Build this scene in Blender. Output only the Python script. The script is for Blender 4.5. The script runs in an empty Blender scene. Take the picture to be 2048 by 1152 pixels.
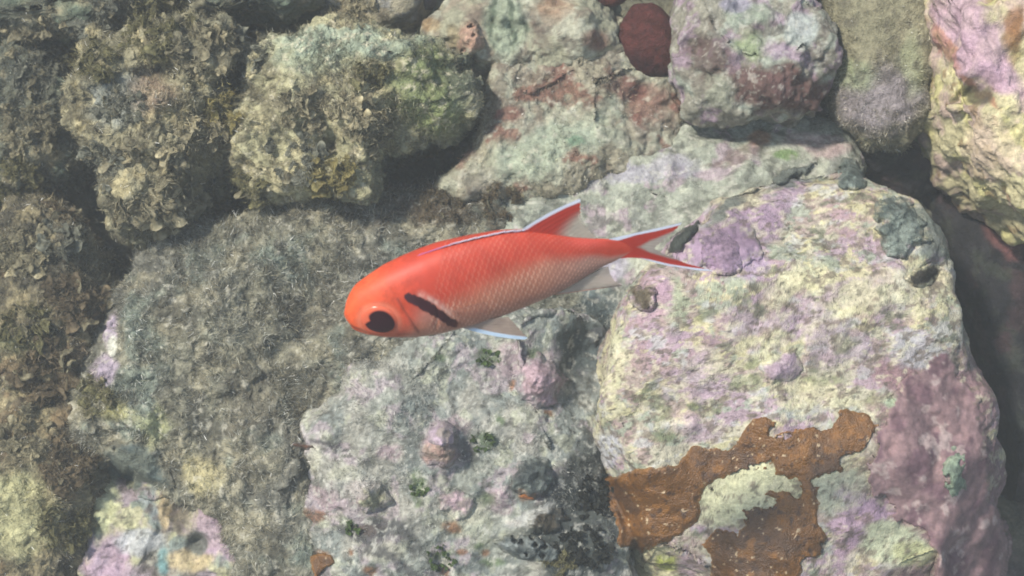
import bpy, math, time
import numpy as np
from mathutils import Matrix, Vector
from mathutils.bvhtree import BVHTree
T0 = time.time()
rng = np.random.default_rng(7)
SC = bpy.context.scene
COL = SC.collection

# ------------------------------------------------------------------ the place
# The reef is a steep slope.  Local frame: u = right, v = up the slope, n = out of the slope.
SLOPE = math.radians(50)
M = Matrix.Rotation(SLOPE, 4, 'X')
CAM_D = 1.0
K = 0.6 / 2048                      # metres per photo pixel at 1 m from the camera

# ------------------------------------------------------------------ camera
cam_data = bpy.data.cameras.new('camera')
cam = bpy.data.objects.new('camera', cam_data)
COL.objects.link(cam)
cam_data.sensor_width = 36
cam_data.lens = 60
cam_data.clip_start = 0.02
cam_data.clip_end = 60
cam_data.dof.use_dof = True
cam_data.dof.focus_distance = 0.86
cam_data.dof.aperture_fstop = 15.0
cam.matrix_world = M @ Matrix.Translation((0, 0, CAM_D))
SC.camera = cam

# ------------------------------------------------------------------ sky, sun, exposure
sun_local = Vector((-0.52, 0.40, 0.85)).normalized()       # direction towards the sun, slope frame
sun_dir = (M.to_3x3() @ sun_local).normalized()
elev = math.asin(sun_dir.z)
azim = math.atan2(sun_dir.x, sun_dir.y)
world = bpy.data.worlds.new('World')
SC.world = world
world.use_nodes = True
wn = world.node_tree
sky = wn.nodes.new('ShaderNodeTexSky')
sky.sky_type = 'NISHITA'
sky.sun_disc = False
sky.sun_elevation = elev
sky.sun_rotation = azim
wn.nodes['Background'].inputs['Strength'].default_value = 0.10
wn.links.new(sky.outputs[0], wn.nodes['Background'].inputs[0])
sun_data = bpy.data.lights.new('sun', 'SUN')
sun_data.energy = 3.6
sun_data.angle = math.radians(5)
sun_data.color = (1.0, 0.95, 0.86)
sun = bpy.data.objects.new('sun', sun_data)
COL.objects.link(sun)
sun.rotation_euler = (-sun_dir).to_track_quat('-Z', 'Y').to_euler()
SC.view_settings.view_transform = 'Standard'
SC.view_settings.look = 'None'
SC.view_settings.exposure = 1.0
SC.view_settings.gamma = 1
SC.view_settings.use_curve_mapping = False
SC.render.engine = 'CYCLES'
SC.cycles.use_denoising = True
SC.cycles.volume_bounces = 1
SC.cycles.transparent_max_bounces = 12

# ------------------------------------------------------------------ numeric helpers
TAB = np.random.default_rng(1).random((64, 64, 64)).astype(np.float32)
ROT = np.array(Matrix.Rotation(0.7, 3, Vector((1, 2, 3)).normalized()), dtype=np.float32)

def vnoise(P):
    F = np.floor(P)
    f = (P - F).astype(np.float32)
    I = F.astype(np.int64)
    f = f * f * (3 - 2 * f)
    x0, y0, z0 = I[:, 0] & 63, I[:, 1] & 63, I[:, 2] & 63
    x1, y1, z1 = (x0 + 1) & 63, (y0 + 1) & 63, (z0 + 1) & 63
    fx, fy, fz = f[:, 0], f[:, 1], f[:, 2]
    def L(a, b, t): return a + (b - a) * t
    a = L(L(TAB[x0, y0, z0], TAB[x1, y0, z0], fx), L(TAB[x0, y1, z0], TAB[x1, y1, z0], fx), fy)
    b = L(L(TAB[x0, y0, z1], TAB[x1, y0, z1], fx), L(TAB[x0, y1, z1], TAB[x1, y1, z1], fx), fy)
    return L(a, b, fz) * 2 - 1

def fbm(P, scale, octv=4, seed=0, gain=0.5, billow=False):
    """noise about -1..1; scale = metres per first cell"""
    Q = (P / scale).astype(np.float32) + seed * 7.31 + 11
    out = 0; a = 1; tot = 0
    for k in range(octv):
        v = vnoise(Q)
        if billow: v = np.abs(v) * 2 - 0.7
        out = out + v * a; tot += a; a *= gain
        Q = (Q @ ROT) * 2.03 + 5.1
    return out / tot * 1.5

def sstep(a, b, x):
    t = np.clip((x - a) / (b - a), 0, 1)
    return t * t * (3 - 2 * t)

def lin(c):
    c = np.array(c, dtype=np.float64) / 255.0
    return np.where(c <= 0.04045, c / 12.92, ((c + 0.055) / 1.055) ** 2.4)
ALB = 0.62
def A(*c):                            # colour as seen in sun -> albedo
    return lin(c) * ALB

def loc(px, py, n):
    """photo pixel at height n -> slope frame"""
    px = np.asarray(px, float); py = np.asarray(py, float)
    d = CAM_D - n
    return np.stack([(px - 1024) * K * d, -(py - 576) * K * d, np.zeros_like(px) + n], -1)

def topx(P):
    d = CAM_D - P[:, 2]
    return np.stack([1024 + P[:, 0] / (K * d), 576 - P[:, 1] / (K * d)], -1)

def grid_faces(nu, nv, wrap_u=False):
    i = np.arange(nu if wrap_u else nu - 1)
    j = np.arange(nv - 1)
    I, J = np.meshgrid(i, j, indexing='ij')
    I2 = (I + 1) % nu
    return np.stack([I * nv + J, I2 * nv + J, I2 * nv + J + 1, I * nv + J + 1], -1).reshape(-1, 4)

def make_mesh(name, V, quads=None, tris=None, color=None, alpha=None, extra=None, smooth=True):
    me = bpy.data.meshes.new(name)
    V = np.asarray(V, np.float32)
    nq = 0 if quads is None else len(quads)
    nt = 0 if tris is None else len(tris)
    me.vertices.add(len(V)); me.vertices.foreach_set('co', V.ravel())
    loops = []
    if nq: loops.append(np.asarray(quads, np.int32).ravel())
    if nt: loops.append(np.asarray(tris, np.int32).ravel())
    loops = np.concatenate(loops)
    me.loops.add(len(loops)); me.loops.foreach_set('vertex_index', loops)
    me.polygons.add(nq + nt)
    st = np.concatenate([np.arange(nq) * 4, nq * 4 + np.arange(nt) * 3]).astype(np.int32)
    me.polygons.foreach_set('loop_start', st)
    me.polygons.foreach_set('use_smooth', np.full(nq + nt, smooth))
    me.update(calc_edges=True)
    if color is not None:
        c4 = np.ones((len(V), 4), np.float32); c4[:, :3] = np.clip(color, 0.002, 1)
        if alpha is not None: c4[:, 3] = alpha
        at = me.color_attributes.new('tint', 'FLOAT_COLOR', 'POINT')
        at.data.foreach_set('color', c4.ravel())
    return me

def link(name, me, mat, parent=None, origin=(0, 0, 0)):
    """mesh given in slope-frame coordinates relative to origin"""
    o = bpy.data.objects.new(name, me)
    COL.objects.link(o)
    if mat is not None and not me.materials: me.materials.append(mat)
    if parent is None:
        o.matrix_world = M @ Matrix.Translation(origin)
    else:
        o.parent = parent
        o.matrix_parent_inverse = Matrix.Identity(4)
    return o

def tag(o, label=None, cat=None, group=None, kind=None):
    if label: o['label'] = label
    if cat: o['category'] = cat
    if group: o['group'] = group
    if kind: o['kind'] = kind
    return o

def empty(name, origin):
    o = bpy.data.objects.new(name, None)
    COL.objects.link(o)
    o.empty_display_size = 0.01
    o.matrix_world = M @ Matrix.Translation(origin)
    return o

# ------------------------------------------------------------------ materials
def mat_rock(name, bump=0.0012, rough=0.85, fine=420, spec=0.25, var=0.35):
    m = bpy.data.materials.new(name); m.use_nodes = True
    nt = m.node_tree; b = nt.nodes['Principled BSDF']
    at = nt.nodes.new('ShaderNodeAttribute'); at.attribute_name = 'tint'
    tc = nt.nodes.new('ShaderNodeTexCoord')
    n1 = nt.nodes.new('ShaderNodeTexNoise'); n1.inputs['Scale'].default_value = fine
    n1.inputs['Detail'].default_value = 5; n1.inputs['Roughness'].default_value = 0.65
    n2 = nt.nodes.new('ShaderNodeTexNoise'); n2.inputs['Scale'].default_value = fine * 3.1
    n2.inputs['Detail'].default_value = 3
    v = nt.nodes.new('ShaderNodeTexVoronoi'); v.inputs['Scale'].default_value = fine * 0.55
    mr = nt.nodes.new('ShaderNodeMapRange')
    mr.inputs['From Min'].default_value = 0.28; mr.inputs['From Max'].default_value = 0.72
    mr.inputs['To Min'].default_value = 1 - var; mr.inputs['To Max'].default_value = 1 + var
    mx = nt.nodes.new('ShaderNodeMix'); mx.data_type = 'RGBA'; mx.blend_type = 'MULTIPLY'
    mx.inputs[0].default_value = 1
    for n in (n1, n2, v): nt.links.new(tc.outputs['Object'], n.inputs['Vector'])
    nt.links.new(n1.outputs['Fac'], mr.inputs['Value'])
    nt.links.new(at.outputs['Color'], mx.inputs[6]); nt.links.new(mr.outputs[0], mx.inputs[7])
    nt.links.new(mx.outputs[2], b.inputs['Base Color'])
    ad = nt.nodes.new('ShaderNodeMath'); ad.operation = 'ADD'
    nt.links.new(n1.outputs['Fac'], ad.inputs[0])
    ml = nt.nodes.new('ShaderNodeMath'); ml.operation = 'MULTIPLY_ADD'
    ml.inputs[1].default_value = 0.4
    nt.links.new(v.outputs['Distance'], ml.inputs[0]); nt.links.new(n2.outputs['Fac'], ml.inputs[2])
    nt.links.new(ml.outputs[0], ad.inputs[1])
    bp = nt.nodes.new('ShaderNodeBump'); bp.inputs['Strength'].default_value = 0.8
    bp.inputs['Distance'].default_value = bump
    nt.links.new(ad.outputs[0], bp.inputs['Height']); nt.links.new(bp.outputs[0], b.inputs['Normal'])
    b.inputs['Roughness'].default_value = rough
    b.inputs['Specular IOR Level'].default_value = spec
    return m

def mat_leaf(name, trans=0.3, rough=0.6, spec=0.3):
    m = bpy.data.materials.new(name); m.use_nodes = True
    nt = m.node_tree; b = nt.nodes['Principled BSDF']
    at = nt.nodes.new('ShaderNodeAttribute'); at.attribute_name = 'tint'
    tc = nt.nodes.new('ShaderNodeTexCoord')
    n1 = nt.nodes.new('ShaderNodeTexNoise'); n1.inputs['Scale'].default_value = 350; n1.inputs['Detail'].default_value = 4
    mr = nt.nodes.new('ShaderNodeMapRange'); mr.inputs['From Min'].default_value = 0.3; mr.inputs['From Max'].default_value = 0.7
    mr.inputs['To Min'].default_value = 0.65; mr.inputs['To Max'].default_value = 1.3
    mx = nt.nodes.new('ShaderNodeMix'); mx.data_type = 'RGBA'; mx.blend_type = 'MULTIPLY'; mx.inputs[0].default_value = 1
    oi = nt.nodes.new('ShaderNodeObjectInfo')
    hs = nt.nodes.new('ShaderNodeHueSaturation')
    mr2 = nt.nodes.new('ShaderNodeMapRange'); mr2.inputs['To Min'].default_value = 0.65; mr2.inputs['To Max'].default_value = 1.25
    nt.links.new(oi.outputs['Random'], mr2.inputs['Value']); nt.links.new(mr2.outputs[0], hs.inputs['Value'])
    nt.links.new(tc.outputs['Object'], n1.inputs['Vector']); nt.links.new(n1.outputs['Fac'], mr.inputs['Value'])
    nt.links.new(at.outputs['Color'], mx.inputs[6]); nt.links.new(mr.outputs[0], mx.inputs[7])
    nt.links.new(mx.outputs[2], hs.inputs['Color'])
    nt.links.new(hs.outputs[0], b.inputs['Base Color'])
    b.inputs['Roughness'].default_value = rough; b.inputs['Specular IOR Level'].default_value = spec
    tr = nt.nodes.new('ShaderNodeBsdfTranslucent'); nt.links.new(hs.outputs[0], tr.inputs['Color'])
    ms = nt.nodes.new('ShaderNodeMixShader'); ms.inputs[0].default_value = trans
    nt.links.new(b.outputs[0], ms.inputs[1]); nt.links.new(tr.outputs[0], ms.inputs[2])
    nt.links.new(ms.outputs[0], nt.nodes['Material Output'].inputs['Surface'])
    bp = nt.nodes.new('ShaderNodeBump'); bp.inputs['Strength'].default_value = 0.6; bp.inputs['Distance'].default_value = 0.0008
    nt.links.new(n1.outputs['Fac'], bp.inputs['Height']); nt.links.new(bp.outputs[0], b.inputs['Normal'])
    return m

MR = mat_rock('encrusted_rock')
MT = mat_rock('turfy_rock', bump=0.002, rough=0.95, fine=300, spec=0.1, var=0.4)
MB = mat_leaf('algae_filament', 0.35)
ML = mat_leaf('leafy_algae', 0.45, 0.85, 0.1)
MS = mat_rock('smooth_sponge', bump=0.0004, rough=0.75, fine=700, var=0.15)

# ------------------------------------------------------------------ colour layers
class Paint:
    """colour of an encrusted surface: broad noise layers, then growths where they sit"""
    def __init__(self, P, base, seed, streak=None):
        self.px = topx(P)
        if streak:
            a = math.radians(streak[0]); ca, sa = math.cos(a), math.sin(a)
            P = np.stack([P[:, 0] * ca + P[:, 1] * sa, (-P[:, 0] * sa + P[:, 1] * ca) * streak[1], P[:, 2]], -1)
        self.P = P; self.seed = seed
        w1 = fbm(P, 0.016, 4, seed + 31, 0.6); w2 = fbm(P, 0.016, 4, seed + 47, 0.6)
        self.warp = np.stack([w1, w2], -1)
        self.c = np.tile(A(*base), (len(P), 1))
        self.k = seed * 3 + 1
    def layer(self, scale, th, width, color, op=1.0, octv=4, gain=0.55):
        self.k += 1
        f = fbm(self.P, scale, octv, self.k, gain)
        m = sstep(th - width, th + width, f)[:, None] * op
        self.c = self.c * (1 - m) + A(*color) * m
        return m[:, 0]
    def spot(self, x, y, rx, ry, rot, color, op=1.0, soft=0.25, w=0.35):
        d = self.px + self.warp * (w * (rx + ry) * 0.5) - (x, y)
        a = math.radians(rot); ca, sa = math.cos(a), math.sin(a)
        u = (d[:, 0] * ca + d[:, 1] * sa) / rx; v = (-d[:, 0] * sa + d[:, 1] * ca) / ry
        r = np.sqrt(u * u + v * v)
        m = (1 - sstep(1 - soft, 1 + soft, r))[:, None] * op
        self.c = self.c * (1 - m) + A(*color) * m
        return m[:, 0]
    def mult(self, scale, amt, octv=4, gain=0.6):
        self.k += 1
        f = fbm(self.P, scale, octv, self.k, gain)
        self.c = self.c * np.clip(1 + amt * f, 0.25, 2.2)[:, None]

# ------------------------------------------------------------------ rocks
def star_radius(poly, c, nth=720):
    th = np.linspace(-np.pi, np.pi, nth, endpoint=False)
    D = np.stack([np.cos(th), np.sin(th)], -1)
    best = np.zeros(nth)
    for k in range(len(poly)):
        p = poly[k] - c; q = poly[(k + 1) % len(poly)] - c; e = q - p
        den = D[:, 0] * e[1] - D[:, 1] * e[0]
        den = np.where(np.abs(den) < 1e-12, 1e-12, den)
        t = (p[0] * e[1] - p[1] * e[0]) / den
        s = (p[0] * D[:, 1] - p[1] * D[:, 0]) / den
        ok = (t > 0) & (s >= -1e-6) & (s <= 1 + 1e-6)
        best = np.where(ok, np.maximum(best, t), best)
    ker = np.hanning(9); ker /= ker.sum()
    b3 = np.concatenate([best[-8:], best, best[:8]])
    return th, np.convolve(b3, ker, 'same')[8:-8]

ROCKS = {}
def rock(name, outline, heq, H, depth, N, paint, label, cat='rock', group=None, p=2.6, tilt=(0, 0),
         amps=((0.06, 0.007), (0.02, 0.0035), (0.006, 0.0012)), feats=(), seed=1, mat=None, centre=None,
         facets=0, billow=None):
    ol = loc([q[0] for q in outline], [q[1] for q in outline], heq)[:, :2]
    c = ol.mean(0) if centre is None else loc(centre[0], centre[1], heq)[:2]
    th, R = star_radius(ol, c)
    Rm = R.mean()
    g = np.linspace(-1, 1, N)
    a, b = np.meshgrid(g, g, indexing='ij'); a = a.ravel(); b = b.ravel()
    rho = np.maximum(np.abs(a), np.abs(b)) + 1e-9
    m1 = np.abs(a) >= np.abs(b)
    ang = np.where(m1, np.where(a >= 0, 0, np.pi) + (np.pi / 4) * b / np.where(m1, a, 1),
                   np.where(b >= 0, np.pi / 2, -np.pi / 2) - (np.pi / 4) * a / np.where(m1, 1, b))
    ang = (ang + np.pi) % (2 * np.pi) - np.pi
    # profile by arc length
    f = np.linspace(0, np.pi / 2, 400)
    Rt_grow = 1.0
    rr = np.concatenate([np.sin(f) ** (2 / p), 1 - 0.22 * np.linspace(0, 1, 120)[1:] ** 2])
    zz = np.concatenate([H * np.cos(f) ** (2 / p), -depth * np.linspace(0, 1, 120)[1:]])
    wgt = np.where(np.arange(len(rr)) >= 400, 0.35, 1.0)
    seg = np.hypot(np.diff(rr) * Rm, np.diff(zz)) * wgt[1:]
    s = np.concatenate([[0], np.cumsum(seg)]); s /= s[-1]
    r = np.interp(rho, s, rr); z = np.interp(rho, s, zz)
    Rt = np.interp(ang, np.append(th, np.pi), np.append(R, R[0]))
    X = c[0] + r * Rt * np.cos(ang); Y = c[1] + r * Rt * np.sin(ang)
    Zn = heq + z
    Zn = Zn + ((X - c[0]) * tilt[0] + (Y - c[1]) * tilt[1]) * np.clip((z + depth) / (H + depth), 0, 1)
    P = np.stack([X, Y, Zn], -1)
    lr = np.random.default_rng(seed)
    for k in range(facets):
        d = lr.normal(size=3); d[2] = abs(d[2]) * 1.1 + 0.35; d /= np.linalg.norm(d)
        lim = np.percentile(P @ d, lr.uniform(90, 97))
        ex = np.maximum(P @ d - lim, 0)
        P = P - d * (ex * 0.8)[:, None]
    def normals(P):
        G = P.reshape(N, N, 3)
        nn = np.cross(np.gradient(G, axis=0), np.gradient(G, axis=1)).reshape(-1, 3)
        nn /= np.linalg.norm(nn, axis=1)[:, None] + 1e-12
        if nn[len(nn) // 2 + N // 2][2] < 0: nn = -nn
        return nn
    for k, (sc, am) in enumerate(amps):
        nn = normals(P)
        P = P + nn * (am * fbm(P, sc, 3 if k < len(amps) - 1 else 4, seed * 5 + k))[:, None]
    if billow:
        nn = normals(P)
        bl = fbm(P, billow[0], 4, seed * 5 + 77, 0.55, True)
        P = P + nn * (billow[1] * bl)[:, None]
    px = topx(P)
    wx = fbm(P, 0.02, 3, seed + 5)
    for (fx, fy, rad, hgt) in feats:
        d = np.hypot(px[:, 0] - fx, px[:, 1] - fy) / rad * (1 + 0.25 * wx)
        P[:, 2] += hgt * np.exp(-d ** 2 * 1.2) * (Zn > heq - 0.02)
    nn = normals(P)
    pt = paint(P)
    col = pt.c
    F = grid_faces(N, N)
    rim = np.concatenate([np.arange(N) * N, (N - 1) * N + np.arange(1, N), (np.arange(N - 2, -1, -1)) * N + N - 1, np.arange(N - 2, 0, -1)])
    bc = len(P)
    bottom = np.array([[c[0], c[1], heq - depth * 1.15]])
    Vv = np.concatenate([P, bottom]); col2 = np.concatenate([col, col[:1]])
    T = np.stack([rim, np.roll(rim, -1), np.full(len(rim), bc)], -1)
    if normals(P)[len(P) // 2 + N // 2][2] > 0:
        G = P.reshape(N, N, 3)
        if np.cross(G[N//2+1, N//2] - G[N//2, N//2], G[N//2, N//2+1] - G[N//2, N//2])[2] < 0: F = F[:, ::-1]; T = T[:, ::-1]
    org = np.array([c[0], c[1], heq])
    me = make_mesh(name, Vv - org, quads=F, tris=T, color=col2)
    o = link(name, me, mat or MR, origin=tuple(org))
    tag(o, label, cat, group)
    ROCKS[name if name not in ROCKS else o.name] = dict(o=o, P=P, N=nn, c=col, px=px, V=Vv, F=F, paint=pt, org=org)
    return ROCKS[name if name in ROCKS and ROCKS[name]['o'] == o else o.name]

def bvh(R):
    V = [tuple(v) for v in R['V']]
    return BVHTree.FromPolygons(V, [tuple(int(i) for i in f) for f in R['F']])

def blades(name, R, n, length, width, mask, tint, label, cat='algae turf', lean=0.7, seed=3, parent=None, jitter=0.25, group=None, usecol=0.6, curl=0.5):
    lr = np.random.default_rng(seed)
    P, Nn = R['P'], R['N']
    px = R['px']
    w = mask * sstep(-0.2, 0.2, Nn[:, 2])
    w = w * ((px[:, 0] > -60) & (px[:, 0] < 2108) & (px[:, 1] > -60) & (px[:, 1] < 1212))
    w = np.maximum(w, 0); w = w / w.sum()
    idx = lr.choice(len(P), n, p=w)
    base = P[idx] + lr.normal(size=(n, 3)) * 0.0008
    d = Nn[idx] + lr.normal(size=(n, 3)) * lean
    cl = np.stack([fbm(base, 0.008, 2, seed + q) for q in range(3)], -1) * 1.6
    d = d + cl; d[:, 2] = np.maximum(d[:, 2], 0.05); d /= np.linalg.norm(d, axis=1)[:, None]
    L = length * lr.uniform(0.4, 1.3, n)[:, None]
    side = np.cross(d, lr.normal(size=(n, 3))); side /= np.linalg.norm(side, axis=1)[:, None]
    W = width * lr.uniform(0.6, 1.5, n)[:, None]
    bend = lr.normal(size=(n, 3)) * curl
    mid = base + d * L * 0.5 + bend * L * 0.12
    tip = base + d * L + bend * L * 0.5
    base = base - Nn[idx] * 0.0006
    V = np.stack([base - side * W, base + side * W, mid + side * W * 0.8, mid - side * W * 0.8, tip], 1).reshape(-1, 3)
    o5 = np.arange(n) * 5
    Q = np.stack([o5, o5 + 1, o5 + 2, o5 + 3], -1); T = np.stack([o5 + 3, o5 + 2, o5 + 4], -1)
    t = np.array([A(*c) for c in tint])
    cc = t[lr.integers(0, len(t), n)] * (1 - usecol) + R['c'][idx] * usecol * 1.15
    cc = cc * np.exp(lr.normal(size=(n, 1)) * jitter)
    hot = lr.random(n) < 0.025; cc[hot] = A(250, 248, 235) * 1.3
    C = np.repeat(cc, 5, axis=0)
    org = R['org']
    me = make_mesh(name, V - org, quads=Q, tris=T, color=C)
    o = link(name, me, MB, origin=tuple(org))
    tag(o, label, cat, group, 'stuff')
    return o

TAN = [(206, 194, 156), (176, 164, 130), (140, 140, 125), (210, 205, 180), (120, 118, 100)]
GRY = [(175, 180, 170), (140, 148, 145), (205, 208, 195), (110, 115, 112), (225, 225, 215)]

# ---- the slope under everything
def seabed():
    g = np.linspace(-1, 1, 420)
    s = np.sinh(g * 3.0) / np.sinh(3.0) * 3.0
    X, Y = np.meshgrid(s, s, indexing='ij')
    X = X.ravel(); Y = Y.ravel()
    P = np.stack([X, Y, 0 * X], -1)
    z = -0.125 + 0.03 * fbm(P, 0.12, 4, 3) + 0.06 * fbm(P, 0.4, 3, 5) * sstep(0.5, 1.2, np.hypot(X, Y))
    out = sstep(0.42, 0.7, np.maximum(np.abs(X), np.abs(Y) * 1.5))
    z = z + out * 0.10 * (fbm(P, 0.16, 4, 9, 0.45, True) + 0.4)
    P[:, 2] = z
    pt = Paint(P, (120, 118, 100), 4)
    pt.layer(0.03, 0.1, 0.3, (70, 74, 72), 0.9)
    pt.layer(0.012, 0.2, 0.2, (150, 145, 120), 0.7)
    pt.layer(0.05, 0.45, 0.2, (150, 120, 130), 0.6)
    me = make_mesh('seabed', P, quads=grid_faces(420, 420), color=pt.c)
    o = link('seabed', me, MT); tag(o, kind='structure')
    G = P.reshape(420, 420, 3); nn = np.cross(np.gradient(G, axis=0), np.gradient(G, axis=1)).reshape(-1, 3); nn /= np.linalg.norm(nn, axis=1)[:, None]
    return dict(o=o, P=P, N=nn, c=pt.c, px=topx(P), org=np.zeros(3))
BED = seabed()

# ---- big boulder on the right
def paint_big(P):
    p = Paint(P, (206, 199, 174), 11, (12, 1.6))
    p.layer(0.05, 0.05, 0.22, (180, 160, 152), 0.85)
    p.layer(0.035, 0.18, 0.06, (190, 164, 178), 0.85, 5, 0.65)
    p.layer(0.02, 0.22, 0.05, (226, 218, 168), 0.8, 5, 0.65)
    p.layer(0.012, 0.22, 0.05, (180, 152, 152), 0.65, 5, 0.6)
    p.layer(0.018, 0.30, 0.06, (172, 182, 160), 0.8, 5, 0.65)
    p.layer(0.010, 0.35, 0.12, (205, 205, 200), 0.7)
    p.layer(0.012, 0.48, 0.07, (110, 118, 92), 0.7)
    for s in [(1370, 470, 40, 28, 0), (1440, 500, 75, 50, -10), (1500, 450, 60, 40, -20), (1560, 400, 70, 32, -35), (1480, 410, 60, 30, -30)]:
        p.spot(*s, (176, 150, 170), 0.8, 0.4, 0.6)
    p.spot(1440, 510, 42, 34, 0, (140, 112, 142), 0.8)
    p.spot(1500, 520, 40, 32, 0, (190, 165, 190), 0.8)
    p.spot(1310, 610, 34, 55, 20, (202, 168, 182), 0.8, 0.35, 0.8)
    p.spot(1355, 610, 16, 55, 0, (190, 200, 165), 0.8, 0.4, 0.8)
    for s in [(1560, 740, 34, 24, 0), (1640, 650, 60, 26, 0), (1400, 750, 75, 42, -20), (1545, 640, 90, 22, -8), (1400, 860, 46, 24, 0), (1700, 700, 70, 26, 0)]:
        p.spot(*s, (204, 180, 192), 0.65, 0.45, 0.8)
    for s in [(1730, 600, 90, 46, -10), (1500, 700, 110, 24, -12), (1640, 790, 110, 26, 5), (1230, 720, 22, 90, 12), (1600, 560, 60, 30, -20),
              (1480, 395, 60, 24, -20), (1850, 560, 60, 30, 20), (1205, 850, 14, 110, 0)]:
        p.spot(*s, (226, 220, 178), 0.75, 0.45, 0.8)
    p.spot(1215, 900, 30, 40, 0, (205, 205, 212), 0.8)
    p.spot(1500, 990, 130, 70, -20, (232, 230, 186), 0.95)      # bare pale rock between the sponge arms
    p.spot(1680, 980, 60, 60, 0, (205, 208, 180), 0.9)
    p.spot(1280, 1130, 70, 40, 0, (222, 214, 168), 0.9)
    p.spot(1335, 1125, 26, 16, 0, (190, 200, 80), 0.8)
    p.spot(1380, 1130, 30, 22, 0, (190, 165, 170), 0.8)
    for s in [(1500, 720, 18, 14), (1480, 770, 24, 22), (1335, 830, 16, 12), (1640, 760, 30, 14), (1330, 880, 24, 14), (1420, 810, 40, 14),
              (1750, 800, 22, 16), (1420, 630, 24, 16), (1690, 690, 20, 14), (1280, 800, 18, 14)]:
        p.spot(s[0], s[1], s[2], s[3], -15, (122, 130, 88), 0.7, 0.5, 1.1)
    # maroon crust down the right flank
    for s in [(1880, 880, 130, 200, -5), (1850, 1050, 140, 120, 0), (1820, 760, 60, 50, 0), (1940, 1060, 120, 110, 0), (1960, 820, 60, 130, 0)]:
        p.spot(*s, (152, 122, 124), 0.85, 0.3, 0.5)
    m = p.layer(0.008, 0.30, 0.12, (170, 140, 150), 0.0)
    p.spot(1905, 950, 30, 62, 5, (150, 165, 140), 0.9)
    p.spot(1800, 810, 36, 12, 10, (175, 190, 160), 0.9)
    p.spot(1690, 1075, 34, 70, 8, (192, 162, 180), 0.85, 0.4, 0.6)
    p.spot(1760, 1020, 50, 26, 20, (186, 158, 178), 0.85, 0.4, 0.6)
    p.spot(1790, 1090, 70, 42, 10, (200, 206, 172), 0.9)
    p.spot(1830, 1110, 46, 24, 10, (206, 206, 150), 0.7)
    p.spot(1840, 700, 60, 36, 20, (205, 205, 205), 0.7)
    p.mult(0.006, 0.22, 4)
    p.mult(0.05, 0.14, 3)
    p.layer(0.005, 0.35, 0.12, (226, 220, 186), 0.5, 3)
    p.layer(0.006, 0.42, 0.06, (132, 118, 104), 0.7, 3)
    p.layer(0.0030, 0.66, 0.05, (86, 80, 70), 0.7, 3)
    # darker grey band along the top edge
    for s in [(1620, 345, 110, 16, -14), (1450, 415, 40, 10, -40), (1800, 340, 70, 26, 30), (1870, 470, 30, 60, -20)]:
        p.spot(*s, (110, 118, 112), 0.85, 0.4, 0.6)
    p.c *= 0.95
    p.layer(0.004, 0.55, 0.06, (96, 92, 80), 0.55, 3)
    return p
R1 = rock('boulder', [(1190, 770), (1212, 670), (1235, 610), (1262, 575), (1310, 520), (1345, 480), (1400, 440), (1440, 395), (1500, 350), (1570, 328),
                      (1640, 318), (1705, 325), (1760, 370), (1815, 415), (1850, 475), (1880, 550), (1895, 620), (1920, 690), (1955, 760), (1975, 840),
                      (1990, 920), (2000, 1000), (2040, 1060), (2100, 1150), (2100, 1290), (1260, 1290), (1245, 1120), (1215, 1020), (1198, 930), (1186, 850)],
          -0.03, 0.055, 0.13, 420, paint_big,
          'big pale boulder crusted lilac and cream with brown sponge on its lower half', p=5.0, tilt=(-0.06, 0.03),
          amps=((0.09, 0.012), (0.03, 0.005), (0.008, 0.0009), (0.003, 0.0004)),
          feats=[(1440, 500, 60, 0.008), (1560, 740, 28, 0.004), (1400, 750, 40, 0.004), (1870, 545, 22, -0.02), (1690, 1060, 30, 0.006),
                 (1905, 950, 34, 0.006), (1380, 850, 26, 0.004), (1780, 900, 18, -0.006), (1860, 860, 26, -0.008), (1780, 1000, 26, -0.006)], seed=11, centre=(1560, 780), facets=7)

# ---- rock behind it, top centre to right
def paint_back(P):
    p = Paint(P, (172, 176, 158), 21)
    p.layer(0.04, 0.05, 0.3, (150, 152, 142), 0.8)
    p.layer(0.018, 0.2, 0.12, (196, 198, 176), 0.8)
    p.layer(0.016, 0.3, 0.1, (190, 168, 176), 0.75)
    p.layer(0.008, 0.25, 0.12, (110, 112, 100), 0.7)
    p.spot(1280, 345, 130, 30, -10, (186, 178, 192), 0.6)
    p.spot(1640, 290, 70, 18, 5, (200, 172, 168), 0.7)
    p.spot(1520, 275, 22, 20, 0, (196, 146, 110), 0.8)
    p.spot(1480, 310, 60, 14, -10, (110, 88, 74), 0.6, 0.4, 0.8)
    p.spot(1570, 310, 24, 10, 0, (120, 150, 84), 0.8)
    p.spot(1160, 650, 90, 90, 0, (92, 106, 108), 0.92, 0.35, 0.3)  # darkness of the hollow below the tail put into the colour
    p.spot(1220, 520, 34, 40, 0, (190, 182, 196), 0.7)
    p.spot(1110, 600, 60, 20, -10, (190, 186, 160), 0.7)
    p.mult(0.006, 0.35)
    p.layer(0.003, 0.35, 0.1, (215, 212, 196), 0.5, 3)
    return p
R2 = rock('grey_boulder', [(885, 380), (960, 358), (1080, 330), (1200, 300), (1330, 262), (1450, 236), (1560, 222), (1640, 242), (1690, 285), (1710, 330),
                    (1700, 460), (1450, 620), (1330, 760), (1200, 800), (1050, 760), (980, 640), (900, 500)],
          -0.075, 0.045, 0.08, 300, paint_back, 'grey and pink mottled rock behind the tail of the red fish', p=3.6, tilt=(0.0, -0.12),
          feats=[(1150, 660, 90, -0.03), (1480, 300, 22, -0.006)], seed=21, centre=(1240, 500), facets=4)

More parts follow.
